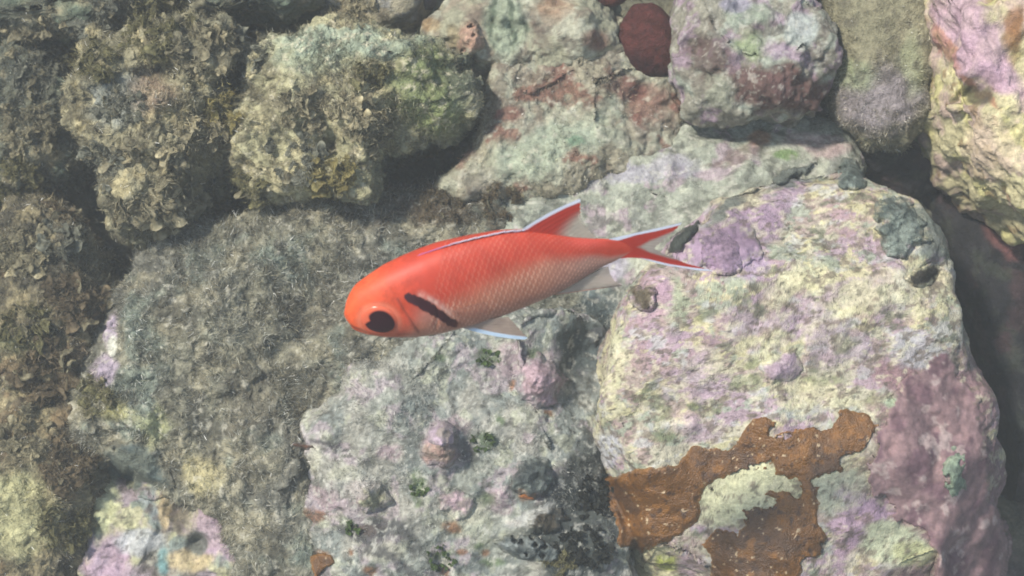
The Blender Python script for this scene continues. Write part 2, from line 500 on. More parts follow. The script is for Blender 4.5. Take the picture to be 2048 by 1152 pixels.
# ---- pale grey rock bottom centre
def paint_low(P):
    p = Paint(P, (166, 170, 158), 31)
    p.layer(0.05, 0.0, 0.3, (184, 180, 166), 0.8)
    p.layer(0.03, 0.2, 0.2, (142, 150, 144), 0.8)
    p.layer(0.014, 0.25, 0.12, (196, 180, 184), 0.7)
    p.layer(0.012, 0.3, 0.12, (200, 202, 176), 0.7)
    p.layer(0.006, 0.3, 0.12, (112, 114, 106), 0.6)
    for s in [(1080, 760, 36, 44, 0), (1000, 1000, 26, 20, 0), (1085, 985, 30, 20, 0), (640, 1000, 46, 30, 0), (730, 985, 30, 24, 0), (905, 850, 32, 16, 0),
              (885, 895, 26, 36, 0), (1030, 720, 50, 30, 0), (780, 905, 24, 16, 0)]:
        p.spot(*s, (198, 172, 178), 0.7, 0.4, 0.7)
    for s in [(690, 948, 34, 18, 0), (770, 1110, 40, 20, 0), (620, 920, 22, 30, 0), (930, 1020, 44, 24, 0), (610, 1100, 20, 60, 0)]:
        p.spot(*s, (216, 214, 190), 0.8)
    for s in [(610, 960, 14, 110, -6)]:
        p.spot(*s, (212, 200, 204), 0.7)
    for s in [(966, 880, 22, 14), (836, 970, 14, 26), (960, 1090, 10, 8), (704, 1052, 9, 12), (1000, 840, 9, 8), (878, 716, 18, 8), (976, 712, 22, 12),
              (1068, 705, 16, 10), (975, 1000, 20, 12), (885, 1110, 34, 10), (980, 1130, 22, 8), (840, 1005, 10, 10)]:
        p.spot(s[0], s[1], s[2], s[3], 0, (100, 122, 78), 0.75, 0.5, 0.9)
    for s in [(645, 1118, 24, 16), (740, 1060, 22, 10), (1052, 990, 16, 10), (905, 1050, 22, 12), (925, 1105, 10, 8), (970, 1108, 8, 8), (890, 1145, 12, 8),
              (705, 1105, 6, 8), (1030, 1045, 14, 8), (620, 1030, 22, 14), (1100, 825, 12, 5), (740, 1145, 14, 8), (1020, 770, 7, 14)]:
        p.spot(s[0], s[1], s[2], s[3], 10, (158, 110, 72), 0.8, 0.4, 0.9)
    for s in [(770, 1070, 56, 30, 10), (720, 1080, 70, 10, 30), (780, 1125, 60, 10, 20), (660, 890, 50, 8, 5), (590, 890, 22, 7, 5)]:
        p.spot(*s, (88, 88, 88), 0.85, 0.4, 0.7)
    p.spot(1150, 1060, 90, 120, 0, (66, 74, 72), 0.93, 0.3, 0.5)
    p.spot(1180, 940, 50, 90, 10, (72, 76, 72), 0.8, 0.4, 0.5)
    p.spot(1170, 700, 66, 70, 0, (84, 96, 98), 0.85, 0.4, 0.3)  # shade of the same hollow painted onto this rock
    p.spot(930, 880, 30, 44, 10, (104, 106, 104), 0.5, 0.5)  # soft grey shadow painted beside the raised bump
    p.spot(1060, 1035, 50, 16, -20, (224, 224, 216), 0.8)
    p.spot(720, 970, 40, 30, 0, (204, 204, 190), 0.5)
    p.mult(0.02, 0.18); p.c *= 0.88
    p.mult(0.006, 0.3)
    p.layer(0.003, 0.4, 0.1, (222, 220, 206), 0.5, 3)
    p.layer(0.0035, 0.5, 0.08, (84, 84, 76), 0.6, 3)
    return p
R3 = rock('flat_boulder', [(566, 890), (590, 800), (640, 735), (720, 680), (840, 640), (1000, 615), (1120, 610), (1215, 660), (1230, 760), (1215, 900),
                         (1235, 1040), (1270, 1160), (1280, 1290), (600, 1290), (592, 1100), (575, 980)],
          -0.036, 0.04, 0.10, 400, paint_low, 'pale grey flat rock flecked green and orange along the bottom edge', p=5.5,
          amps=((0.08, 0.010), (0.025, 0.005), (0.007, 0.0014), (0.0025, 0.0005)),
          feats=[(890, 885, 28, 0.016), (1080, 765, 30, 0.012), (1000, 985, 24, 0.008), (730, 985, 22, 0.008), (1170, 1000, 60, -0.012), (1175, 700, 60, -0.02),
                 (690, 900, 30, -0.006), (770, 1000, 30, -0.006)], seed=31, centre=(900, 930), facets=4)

# ---- turf rock centre left
def paint_turf(P):
    p = Paint(P, (142, 140, 122), 41)
    p.layer(0.05, 0.1, 0.3, (112, 112, 104), 0.8)
    p.layer(0.02, 0.15, 0.2, (168, 162, 138), 0.8)
    p.layer(0.03, 0.35, 0.2, (130, 146, 136), 0.6)
    p.layer(0.010, 0.2, 0.2, (84, 84, 76), 0.7)
    p.spot(880, 405, 150, 44, 0, (84, 72, 58), 0.85, 0.5, 0.7)
    p.spot(640, 620, 80, 70, 0, (90, 84, 74), 0.5, 0.5, 0.9)
    p.spot(560, 820, 90, 70, 0, (96, 88, 74), 0.45, 0.5, 0.9)
    for s in [(222, 660, 12, 30, 10), (205, 735, 24, 40, 20)]:
        p.spot(*s, (196, 180, 196), 0.85, 0.35, 0.7)
    p.spot(225, 690, 10, 20, 0, (222, 222, 205), 0.9)
    p.spot(240, 830, 36, 22, 0, (192, 186, 128), 0.7, 0.5, 0.9)
    p.spot(310, 850, 30, 34, 0, (196, 198, 150), 0.8, 0.4, 0.6)
    p.spot(400, 950, 46, 30, 30, (206, 196, 150), 0.7, 0.4, 0.6)
    p.mult(0.012, 0.35)
    p.mult(0.004, 0.35)
    p.layer(0.0028, 0.45, 0.1, (214, 210, 192), 0.5, 3)
    p.c *= np.array([1.06, 1.05, 1.03])
    return p
R4 = rock('turfy_boulder', [(172, 770), (200, 660), (226, 580), (290, 510), (420, 450), (540, 415), (640, 398), (760, 376), (900, 366), (1010, 378), (1065, 420),
                    (1080, 560), (1000, 720), (850, 790), (740, 830), (690, 900), (680, 1000), (680, 1150), (640, 1290), (480, 1180), (340, 980), (250, 900), (165, 860)],
          -0.05, 0.05, 0.09, 400, paint_turf, 'brown turf covered boulder left of the red fish', p=2.8, tilt=(-0.10, -0.02),
          amps=((0.08, 0.012), (0.025, 0.006), (0.008, 0.0022)), billow=(0.011, 0.0026), seed=41, centre=(560, 720), mat=MT,
          feats=[(560, 480, 60, 0.006), (620, 640, 60, -0.010), (430, 650, 50, 0.008), (300, 600, 50, 0.005)])

# ---- bottom left rock with pink crust
def paint_pink(P):
    p = Paint(P, (182, 176, 158), 51)
    p.layer(0.03, 0.0, 0.2, (188, 170, 178), 0.8)
    p.layer(0.02, 0.2, 0.12, (206, 204, 156), 0.8)
    p.layer(0.012, 0.3, 0.12, (150, 168, 160), 0.7)
    p.layer(0.008, 0.3, 0.1, (116, 106, 100), 0.7)
    for s in [(430, 1050, 44, 60, -20), (370, 985, 40, 30, 30), (480, 1090, 40, 40, 0), (215, 1120, 40, 50, 0)]:
        p.spot(*s, (192, 164, 182), 0.8, 0.4, 0.7)
    p.spot(210, 1010, 22, 80, 8, (204, 206, 160), 0.85)
    p.spot(325, 1122, 14, 30, 0, (120, 168, 168), 0.75, 0.4, 0.6)
    p.spot(275, 1085, 50, 26, 0, (204, 206, 204), 0.8)
    p.spot(380, 1120, 46, 22, 0, (216, 196, 150), 0.8)
    p.spot(355, 1010, 22, 60, -10, (120, 110, 96), 0.9)
    p.spot(330, 1020, 14, 40, 5, (196, 176, 136), 0.9)
    p.spot(395, 1085, 24, 24, 0, (112, 116, 108), 0.9)
    p.mult(0.006, 0.3)
    p.layer(0.003, 0.45, 0.1, (84, 80, 74), 0.5, 3)
    return p
R5 = rock('pink_crusted_rock', [(140, 1290), (170, 1130), (190, 1010), (205, 930), (250, 880), (330, 890), (400, 935), (470, 985), (560, 1060), (600, 1150), (610, 1290)],
          -0.055, 0.04, 0.09, 260, paint_pink, 'bottom left rock with pink and yellow crust below a dark hollow', p=3,
          feats=[(265, 925, 55, -0.035), (360, 1010, 26, -0.012), (430, 1050, 40, 0.006), (395, 1085, 18, -0.01)], seed=51, facets=3,
          amps=((0.05, 0.009), (0.018, 0.005), (0.006, 0.0016), (0.0025, 0.0005)))

# ---- upper middle boulder with turf
def paint_upper(P):
    p = Paint(P, (176, 172, 138), 61)
    p.layer(0.03, 0.1, 0.2, (152, 150, 124), 0.8)
    p.layer(0.015, 0.2, 0.15, (204, 194, 154), 0.8)
    p.layer(0.008, 0.2, 0.15, (110, 104, 84), 0.7)
    p.spot(860, 180, 70, 90, -20, (122, 134, 92), 0.85, 0.45)
    p.spot(880, 230, 50, 36, -20, (136, 146, 100), 0.65, 0.45)
    p.spot(940, 160, 46, 60, 0, (96, 104, 92), 0.7, 0.45)
    p.spot(700, 85, 150, 22, 0, (168, 182, 162), 0.8, 0.45)
    p.spot(620, 110, 90, 30, 0, (172, 184, 160), 0.6, 0.45)
    p.mult(0.010, 0.3); p.mult(0.004, 0.35)
    p.layer(0.003, 0.45, 0.1, (226, 218, 190), 0.6, 3)
    p.c *= np.array([1.10, 1.09, 1.06])
    return p
R6 = rock('turfy_boulder', [(500, 190), (520, 120), (565, 82), (650, 68), (780, 64), (880, 72), (945, 105), (975, 165), (962, 222), (905, 262), (840, 285),
                            (770, 302), (745, 350), (760, 400), (640, 420), (520, 400), (470, 330), (480, 250)],
          -0.035, 0.05, 0.10, 320, paint_upper, 'rounded olive boulder with green turf above the dark gap', p=2.6,
          amps=((0.07, 0.014), (0.022, 0.008), (0.007, 0.002)), billow=(0.010, 0.0025), seed=61, centre=(700, 210), mat=MT,
          feats=[(745, 160, 34, -0.014), (700, 250, 50, 0.010), (780, 210, 24, -0.01), (590, 200, 40, 0.01), (655, 290, 34, -0.016), (540, 300, 40, -0.01)])

# ---- upper left algae covered boulder
def paint_ul(P):
    p = Paint(P, (160, 154, 126), 71)
    p.layer(0.03, 0.1, 0.2, (132, 130, 110), 0.8)
    p.layer(0.014, 0.2, 0.15, (190, 178, 138), 0.8)
    p.layer(0.008, 0.2, 0.15, (92, 88, 72), 0.8)
    p.spot(230, 200, 50, 60, 0, (160, 166, 160), 0.7, 0.4)
    p.spot(300, 190, 46, 46, 0, (172, 146, 128), 0.5, 0.4)
    p.mult(0.010, 0.35); p.mult(0.004, 0.35)
    p.c *= np.array([1.10, 1.09, 1.06])
    return p
R7 = rock('algae_covered_rock', [(176, 190), (200, 110), (240, 60), (320, 42), (400, 38), (455, 62), (472, 110), (455, 165), (480, 220), (470, 290), (400, 330), (380, 440),
                    (330, 480), (250, 460), (230, 380), (215, 300), (185, 240)],
          -0.03, 0.045, 0.10, 300, paint_ul, 'rounded tan rock shaggy with algae in the upper left', p=2.4,
          amps=((0.07, 0.016), (0.022, 0.010), (0.007, 0.0024)), billow=(0.012, 0.0035), seed=71, centre=(330, 220), mat=MT,
          feats=[(385, 110, 18, -0.012), (350, 60, 30, 0.004), (320, 130, 30, -0.008), (410, 230, 30, -0.014)])

# ---- tan rock top centre
def paint_tc(P):
    p = Paint(P, (184, 176, 150), 81)
    p.layer(0.03, 0.1, 0.2, (166, 156, 138), 0.8)
    p.layer(0.016, 0.2, 0.15, (204, 204, 178), 0.8)
    p.layer(0.014, 0.35, 0.1, (150, 104, 88), 0.8)
    p.layer(0.008, 0.3, 0.15, (120, 106, 92), 0.6)
    p.spot(1090, 300, 120, 40, -25, (190, 202, 176), 0.8, 0.4)
    p.spot(1190, 250, 80, 40, -20, (190, 198, 172), 0.6, 0.4)
    for s in [(1020, 230, 28, 14, 0), (935, 315, 10, 26, 30), (1120, 150, 30, 18, 30), (1250, 180, 40, 22, 20), (1290, 200, 50, 40, 20)]:
        p.spot(*s, (150, 98, 86), 0.65, 0.4, 0.6)
    p.spot(1150, 285, 18, 12, 0, (110, 150, 120), 0.7, 0.5)
    p.mult(0.006, 0.3)
    p.layer(0.003, 0.45, 0.1, (228, 222, 200), 0.5, 3)
    p.c *= 0.86
    return p
R8 = rock('tan_rock', [(968, 190), (990, 120), (1080, 90), (1200, 88), (1290, 110), (1370, 190), (1400, 260), (1340, 340), (1100, 410), (900, 430), (865, 395), (925, 320), (965, 250)],
          -0.068, 0.04, 0.07, 260, paint_tc, 'tan rock with reddish stains between the dark gap and the red sponge', p=3.6,
          seed=81, facets=3, amps=((0.05, 0.008), (0.018, 0.005), (0.006, 0.0018), (0.0025, 0.0005)))
def paint_tt(P):
    p = Paint(P, (184, 182, 154), 83)
    p.layer(0.02, 0.1, 0.2, (168, 152, 132), 0.8)
    p.layer(0.012, 0.25, 0.15, (208, 208, 184), 0.8)
    p.layer(0.008, 0.3, 0.15, (112, 98, 86), 0.7)
    p.spot(945, 75, 28, 26, 0, (206, 168, 146), 0.85, 0.3)
    p.spot(905, 75, 14, 24, 0, (190, 176, 140), 0.85, 0.3)
    p.spot(1010, 50, 46, 60, 0, (178, 190, 162), 0.85, 0.3)
    for s in [(985, 40, 5, 44, 4), (1022, 40, 6, 50, 2), (1052, 50, 4, 20, 0)]:
        p.spot(*s, (94, 108, 88), 0.85, 0.4, 0.8)
    p.spot(1080, 60, 10, 44, -20, (104, 84, 74), 0.6, 0.4)
    p.spot(1190, 80, 26, 22, 0, (146, 98, 84), 0.7, 0.4)
    p.spot(1110, 15, 40, 20, 0, (180, 140, 110), 0.5, 0.4)
    p.spot(860, 50, 20, 16, 0, (176, 140, 88), 0.6, 0.4)
    p.mult(0.006, 0.3)
    p.c *= 0.86
    return p
R9 = rock('ridged_rock', [(830, 95), (845, 50), (880, 15), (950, -50), (1120, -60), (1200, 0), (1245, 50), (1250, 110), (1190, 160), (1080, 170), (980, 175), (890, 130)],
          -0.073, 0.04, 0.07, 220, paint_tt, 'cream rock with pale green ridges at the top edge', p=3.6, seed=83,
          feats=[(1003, 40, 14, 0.008), (1038, 40, 14, 0.008), (986, 40, 8, -0.006), (945, 78, 22, 0.008), (1170, 60, 50, 0.01)],
          amps=((0.05, 0.006), (0.018, 0.005), (0.006, 0.0018), (0.0025, 0.0005)))
def paint_sm(P):
    p = Paint(P, (164, 152, 122), 85)
    p.spot(790, 20, 60, 40, 0, (140, 140, 136), 0.9)
    p.layer(0.010, 0.2, 0.15, (196, 184, 148), 0.6)
    p.layer(0.008, 0.2, 0.15, (100, 90, 74), 0.6)
    p.mult(0.005, 0.3)
    return p
R10 = rock('small_rock', [(668, 40), (680, -20), (760, -50), (850, -40), (850, 20), (820, 58), (760, 68), (700, 62)], -0.075, 0.03, 0.06, 120, paint_sm,
           'small grey and tan stone at the top edge above the olive boulder', seed=85, mat=MT)

# ---- rocks top right
def paint_tr(P):
    p = Paint(P, (166, 162, 144), 91)
    p.layer(0.02, 0.15, 0.15, (186, 194, 176), 0.8)
    p.layer(0.014, 0.25, 0.12, (184, 156, 176), 0.7)
    p.layer(0.008, 0.3, 0.12, (100, 88, 82), 0.6)
    p.spot(1560, 180, 110, 42, 8, (112, 82, 76), 0.95, 0.25, 0.3)
    p.spot(1420, 120, 46, 60, 0, (108, 84, 78), 0.8, 0.35, 0.5)
    p.spot(1440, 190, 40, 30, 0, (170, 172, 150), 0.9, 0.3, 0.6)
    p.spot(1500, 95, 40, 22, 20, (166, 184, 138), 0.7, 0.5, 0.8)
    p.spot(1600, 60, 32, 36, 0, (192, 200, 192), 0.85)
    p.spot(1580, 110, 50, 20, 20, (184, 162, 180), 0.75, 0.4, 0.7)
    p.spot(1500, 30, 50, 24, 0, (176, 190, 166), 0.7)
    p.spot(1470, 10, 30, 20, 0, (186, 180, 196), 0.8)
    p.mult(0.006, 0.3); p.layer(0.003, 0.45, 0.1, (225, 222, 206), 0.4, 3)
    p.c *= 0.86
    return p
R11 = rock('maroon_stained_rock', [(1345, 90), (1360, -10), (1400, -60), (1580, -60), (1630, 20), (1655, 90), (1662, 170), (1640, 235), (1540, 250), (1440, 250), (1380, 225), (1345, 160)],
           -0.055, 0.05, 0.09, 240, paint_tr, 'rock with green and lilac top and maroon face right of the red sponge', p=2.8, seed=91, facets=2,
           feats=[(1440, 190, 34, 0.008), (1400, 90, 30, -0.01)], amps=((0.05, 0.008), (0.018, 0.005), (0.006, 0.0018), (0.0025, 0.0005)))
def paint_ol(P):
    p = Paint(P, (158, 152, 124), 93)
    p.layer(0.02, 0.15, 0.2, (142, 138, 112), 0.8)
    p.spot(1760, 200, 90, 60, 0, (160, 150, 154), 0.85, 0.4)
    p.spot(1700, 150, 50, 30, 20, (160, 170, 130), 0.7, 0.4)
    p.spot(1820, 130, 20, 60, 0, (164, 168, 134), 0.7, 0.4)
    p.layer(0.006, 0.3, 0.15, (104, 98, 88), 0.5)
    p.mult(0.006, 0.25)
    return p
R12 = rock('olive_rock', [(1610, -60), (1870, -60), (1880, 60), (1866, 150), (1850, 240), (1800, 300), (1730, 300), (1680, 250), (1650, 150), (1625, 60)],
           -0.07, 0.05, 0.07, 200, paint_ol, 'olive fuzzy rock left of the bright corner boulder', p=3.6, seed=93, mat=MT)
def paint_cn(P):
    p = Paint(P, (214, 204, 160), 95)
    p.layer(0.025, 0.1, 0.15, (204, 176, 166), 0.8)
    p.layer(0.015, 0.25, 0.12, (224, 216, 150), 0.8)
    p.layer(0.010, 0.35, 0.1, (150, 122, 84), 0.7)
    for s in [(1920, 30, 60, 60, 0), (1960, 110, 70, 60, 20), (2000, 160, 50, 30, 30)]:
        p.spot(*s, (202, 168, 186), 0.8, 0.4, 0.6)
    p.spot(1890, 90, 12, 50, -30, (176, 112, 80), 0.6)
    p.spot(1955, 180, 60, 8, 40, (176, 110, 84), 0.7)
    p.spot(2030, 60, 22, 50, 0, (140, 96, 56), 0.8, 0.3, 0.6)
    p.spot(1955, 190, 30, 20, 20, (90, 86, 66), 0.85, 0.3)
    p.spot(1980, 300, 50, 60, 0, (226, 206, 176), 0.6)
    p.mult(0.007, 0.3)
    return p
R13 = rock('corner_boulder', [(1868, -80), (1866, 40), (1880, 140), (1872, 220), (1900, 300), (1960, 380), (2025, 430), (2080, 490), (2200, 520), (2240, 200), (2200, -80)],
           -0.01, 0.05, 0.12, 260, paint_cn, 'bright pink and yellow boulder filling the top right corner', p=2.8, seed=95, facets=3,
           feats=[(1950, 185, 26, -0.02), (1900, 190, 14, 0.008)], tilt=(0.1, 0.02),
           amps=((0.06, 0.010), (0.02, 0.006), (0.006, 0.0016), (0.0025, 0.0005)))
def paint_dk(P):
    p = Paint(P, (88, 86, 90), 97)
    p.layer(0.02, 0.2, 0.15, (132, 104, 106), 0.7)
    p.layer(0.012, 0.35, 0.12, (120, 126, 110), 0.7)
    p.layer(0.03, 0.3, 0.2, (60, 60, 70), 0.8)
    p.c *= 0.34  # colour cut far down to paint in the shade of the gap
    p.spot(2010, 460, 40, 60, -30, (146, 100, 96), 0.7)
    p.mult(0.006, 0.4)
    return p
R14 = rock('shade_dark_rock', [(1880, 330), (1960, 380), (2050, 460), (2140, 620), (2150, 900), (2120, 1040), (2000, 1010), (1960, 800), (1880, 560), (1830, 400)],
           -0.13, 0.05, 0.06, 200, paint_dk, 'rock painted dark as shade at the right edge under the bright corner boulder', p=2.6, seed=97, mat=MT)
R14b = rock('shade_dark_rock', [(1680, 300), (1700, 240), (1800, 235), (1900, 250), (1930, 330), (1900, 400), (1800, 420), (1700, 370)],
           -0.12, 0.04, 0.06, 140, paint_dk, 'low stone painted dark as shade in the gap below the olive fuzzy rock', seed=98, mat=MT)
# ---- left side rocks
def paint_lf(P):
    p = Paint(P, (132, 124, 100), 101)
    p.layer(0.03, 0.1, 0.2, (100, 96, 84), 0.8)
    p.layer(0.014, 0.15, 0.15, (172, 160, 126), 0.8)
    p.layer(0.02, 0.35, 0.15, (134, 110, 84), 0.6)
    p.layer(0.008, 0.2, 0.15, (70, 68, 60), 0.7)
    p.spot(30, 1040, 80, 70, 0, (190, 188, 146), 0.85, 0.4, 0.6)
    p.spot(160, 835, 12, 14, 0, (196, 176, 190), 0.9)
    p.spot(60, 690, 60, 20, 0, (176, 176, 130), 0.5, 0.4)
    p.mult(0.010, 0.35); p.mult(0.004, 0.3)
    p.c *= np.array([1.10, 1.09, 1.06])
    return p
R15 = rock('brown_rock', [(-150, 770), (0, 750), (90, 740), (180, 780), (222, 850), (228, 960), (205, 1060), (185, 1180), (150, 1290), (-210, 1290)],
           -0.048, 0.045, 0.09, 260, paint_lf, 'brown and yellowish weedy rock in the bottom left corner', p=2.6, seed=101, mat=MT, billow=(0.011, 0.003))
R16 = rock('brown_rock', [(-120, 470), (0, 430), (90, 395), (160, 440), (215, 530), (240, 640), (225, 760), (110, 820), (-190, 850)],
           -0.055, 0.045, 0.08, 240, paint_lf, 'brown weedy rock at the left edge halfway up', p=2.6, seed=103, mat=MT, billow=(0.012, 0.004))
def paint_ld(P):
    p = Paint(P, (120, 122, 106), 105)
    p.layer(0.02, 0.1, 0.2, (78, 86, 82), 0.8)
    p.layer(0.012, 0.3, 0.15, (170, 160, 130), 0.7)
    p.layer(0.03, 0.3, 0.2, (96, 116, 100), 0.6)
    p.mult(0.008, 0.35); p.mult(0.004, 0.3)
    p.c *= np.array([1.10, 1.09, 1.06])
    return p
R17 = rock('dark_weedy_rock', [(-230, 70), (20, 60), (100, 90), (150, 170), (165, 260), (150, 360), (90, 400), (0, 430), (-140, 440)],
           -0.09, 0.04, 0.06, 220, paint_ld, 'dark weedy rock at the left edge near the top', p=2.4, seed=105, mat=MT, billow=(0.013, 0.005))
R18 = rock('weedy_ledge', [(-170, -70), (520, -70), (640, -60), (650, 0), (560, 40), (460, 30), (340, 28), (200, 60), (100, 70), (-200, 60)],
           -0.065, 0.03, 0.08, 240, paint_ld, 'weedy ledge along the top left edge', p=2.6, seed=107, mat=MT, billow=(0.011, 0.004), centre=(260, -10))
print('rocks', round(time.time() - T0, 1))

# ------------------------------------------------------------------ hazy water
def haze():
    bpy_v = [(x, y, z) for x in (-3.3, 3.3) for y in (-3.3, 3.3) for z in (-1.3, 1.12)]
    me = bpy.data.meshes.new('haze')
    me.from_pydata(bpy_v, [], [(0, 1, 3, 2), (4, 6, 7, 5), (0, 4, 5, 1), (2, 3, 7, 6), (0, 2, 6, 4), (1, 5, 7, 3)])
    m = bpy.data.materials.new('hazy_water'); m.use_nodes = True
    nt = m.node_tree; nt.nodes.remove(nt.nodes['Principled BSDF'])
    v = nt.nodes.new('ShaderNodeVolumePrincipled')
    v.inputs['Color'].default_value = (0.84, 0.90, 0.92, 1)
    v.inputs['Density'].default_value = HAZE
    v.inputs['Anisotropy'].default_value = 0.3
    nt.links.new(v.outputs[0], nt.nodes['Material Output'].inputs['Volume'])
    o = link('haze', me, m); tag(o, kind='stuff')
HAZE = 0.115
haze()

# ------------------------------------------------------------------ the red fish
FH = 0.30                                    # height of the fish above the reef plane
SF = K * (CAM_D - FH)                        # metres per photo pixel at the fish
AX = math.atan2(133, 550)                    # slope of its axis in view
ROLL = math.radians(38)                      # how far its back leans towards the camera
FC = np.array([980.0, 565.0])
a_im = np.array([math.cos(AX), math.sin(AX), 0])          # towards the tail
d_im = np.array([-math.sin(AX), math.cos(AX), 0])
nrm = np.array([0, 0, 1.0])
DOR = math.cos(ROLL) * d_im + math.sin(ROLL) * nrm        # dorsal
SID = math.cos(ROLL) * nrm - math.sin(ROLL) * d_im        # left flank
FORG = loc(FC[0], FC[1], FH)
def f_sd(px, py):
    """photo pixel -> (along axis, across) in fish pixels, tail positive, back positive"""
    q = np.stack([np.asarray(px, float) - FC[0], -(np.asarray(py, float) - FC[1])], -1)
    return q @ a_im[:2], q @ d_im[:2]
def f_px(s, d):
    x = s * a_im[0] + d * d_im[0]; y = s * a_im[1] + d * d_im[1]
    return FC[0] + x, FC[1] - y
TOPC = [(690, 618), (694, 602), (701, 586), (713, 569), (738, 551), (770, 530), (810, 511), (845, 497), (880, 485), (940, 472), (1000, 462), (1050, 460), (1100, 467), (1150, 475), (1200, 478), (1235, 479), (1262, 480)]
BOTC = [(690, 636), (695, 649), (706, 659), (730, 668), (770, 674), (830, 674), (880, 667), (925, 655), (960, 646), (1000, 633), (1050, 614), (1100, 593), (1140, 573), (1180, 548), (1210, 531), (1240, 518), (1266, 511)]
ts, td = f_sd(*np.array(TOPC).T); bs, bd = f_sd(*np.array(BOTC).T)
S0 = min(ts.min(), bs.min()); S1 = f_sd(1264, 496)[0]
def top_at(s): return np.interp(s, ts, td)
def bot_at(s): return np.interp(s, bs, bd)
def smooth(a, n):
    k = np.hanning(n); k /= k.sum(); p = np.pad(a, n // 2, mode='edge'); return np.convolve(p, k, 'same')[n // 2: -(n // 2)]
SS = np.linspace(S0, S1, 2001)
o1 = np.argsort(ts); o2 = np.argsort(bs)
TT = np.interp(SS, ts[o1], td[o1]); BB = np.interp(SS, bs[o2], bd[o2])
nosed = f_sd(690, 634)[1]
HH = (TT - BB) / 2; CC = (TT + BB) / 2
HH = smooth(HH, 41); CC = smooth(CC, 91)
u = np.clip((SS - S0) / 12, 0, 1); HH = HH * np.sqrt(np.clip(u * (2 - u), 0, 1))
u = np.clip((S1 - SS) / 44, 0, 1); HH = HH * (0.12 + 0.88 * np.sqrt(np.clip(u * (2 - u), 0, 1)))
KW = np.interp((SS - S0) / (S1 - S0), [0, .1, .25, .5, .8, 1], [0.70, 0.70, 0.64, 0.54, 0.34, 0.08])
AA = HH / np.sqrt(math.cos(ROLL) ** 2 + (KW * math.sin(ROLL)) ** 2)
BBW = AA * KW
def body(s, th):
    """s along, th from the back (0) over the left flank to the belly (pi); returns slope-frame point in fish pixels"""
    A_ = np.interp(s, SS, AA); B_ = np.interp(s, SS, BBW); c = np.interp(s, SS, CC)
    ct = np.cos(th); st = np.sin(th)
    Bf = B_ * np.sign(st) * np.abs(st) ** 0.9
    return (s[:, None] * a_im + c[:, None] * d_im + (A_ * ct)[:, None] * DOR + Bf[:, None] * SID)
def on_skin(px, py):
    s, d = f_sd(px, py); s = np.atleast_1d(s); d = np.atleast_1d(d)
    th = np.linspace(0.05, 2.6, 300)
    out = []
    for si, di in zip(s, d):
        P = body(np.full(300, si), th)
        k = np.argmin(np.abs(P @ d_im - di)); out.append((si, th[k]))
    return np.array(out)
def skin_normal(s, th):
    e = 1e-3
    p0 = body(np.array([s]), np.array([th]))[0]
    n = np.cross(body(np.array([s + 1.0]), np.array([th]))[0] - p0, body(np.array([s]), np.array([th + 0.01]))[0] - p0)
    n /= np.linalg.norm(n)
    return n if n @ (p0 - (s * a_im + np.interp(s, SS, CC) * d_im)) > 0 else -n

def seg_dist(X, Y, pts):
    best = np.full(X.shape, 1e9); tt = np.zeros(X.shape); sg = np.zeros(X.shape)
    L = 0
    for (x0, y0), (x1, y1) in zip(pts[:-1], pts[1:]):
        ex, ey = x1 - x0, y1 - y0; l2 = ex * ex + ey * ey
        t = np.clip(((X - x0) * ex + (Y - y0) * ey) / l2, 0, 1)
        d = np.hypot(X - x0 - t * ex, Y - y0 - t * ey)
        m = d < best; best = np.where(m, d, best); tt = np.where(m, L + t * math.sqrt(l2), tt)
        sg = np.where(m, np.sign((X - x0) * ey - (Y - y0) * ex), sg)
        L += math.sqrt(l2)
    return best, tt / L, sg

fish = empty('red_fish', tuple(FORG))
tag(fish, 'red orange fish with big dark eye and black bar behind its head', 'fish')

def mat_fish():
    m = bpy.data.materials.new('fish_skin'); m.use_nodes = True
    nt = m.node_tree; b = nt.nodes['Principled BSDF']
    at = nt.nodes.new('ShaderNodeAttribute'); at.attribute_name = 'tint'
    tc = nt.nodes.new('ShaderNodeTexCoord')
    n1 = nt.nodes.new('ShaderNodeTexNoise'); n1.inputs['Scale'].default_value = 260; n1.inputs['Detail'].default_value = 3
    mr = nt.nodes.new('ShaderNodeMapRange'); mr.inputs['From Min'].default_value = 0.3; mr.inputs['From Max'].default_value = 0.7
    mr.inputs['To Min'].default_value = 0.93; mr.inputs['To Max'].default_value = 1.07
    mx = nt.nodes.new('ShaderNodeMix'); mx.data_type = 'RGBA'; mx.blend_type = 'MULTIPLY'; mx.inputs[0].default_value = 1
    nt.links.new(tc.outputs['Object'], n1.inputs['Vector']); nt.links.new(n1.outputs['Fac'], mr.inputs['Value'])
    nt.links.new(at.outputs['Color'], mx.inputs[6]); nt.links.new(mr.outputs[0], mx.inputs[7])
    nt.links.new(mx.outputs[2], b.inputs['Base Color'])
    b.inputs['Roughness'].default_value = 0.5; b.inputs['Specular IOR Level'].default_value = 0.25
    b.inputs['Subsurface Weight'].default_value = 0.15; b.inputs['Subsurface Radius'].default_value = (0.004, 0.0015, 0.001)
    b.inputs['Subsurface Scale'].default_value = 0.5
    return m
MF = mat_fish()

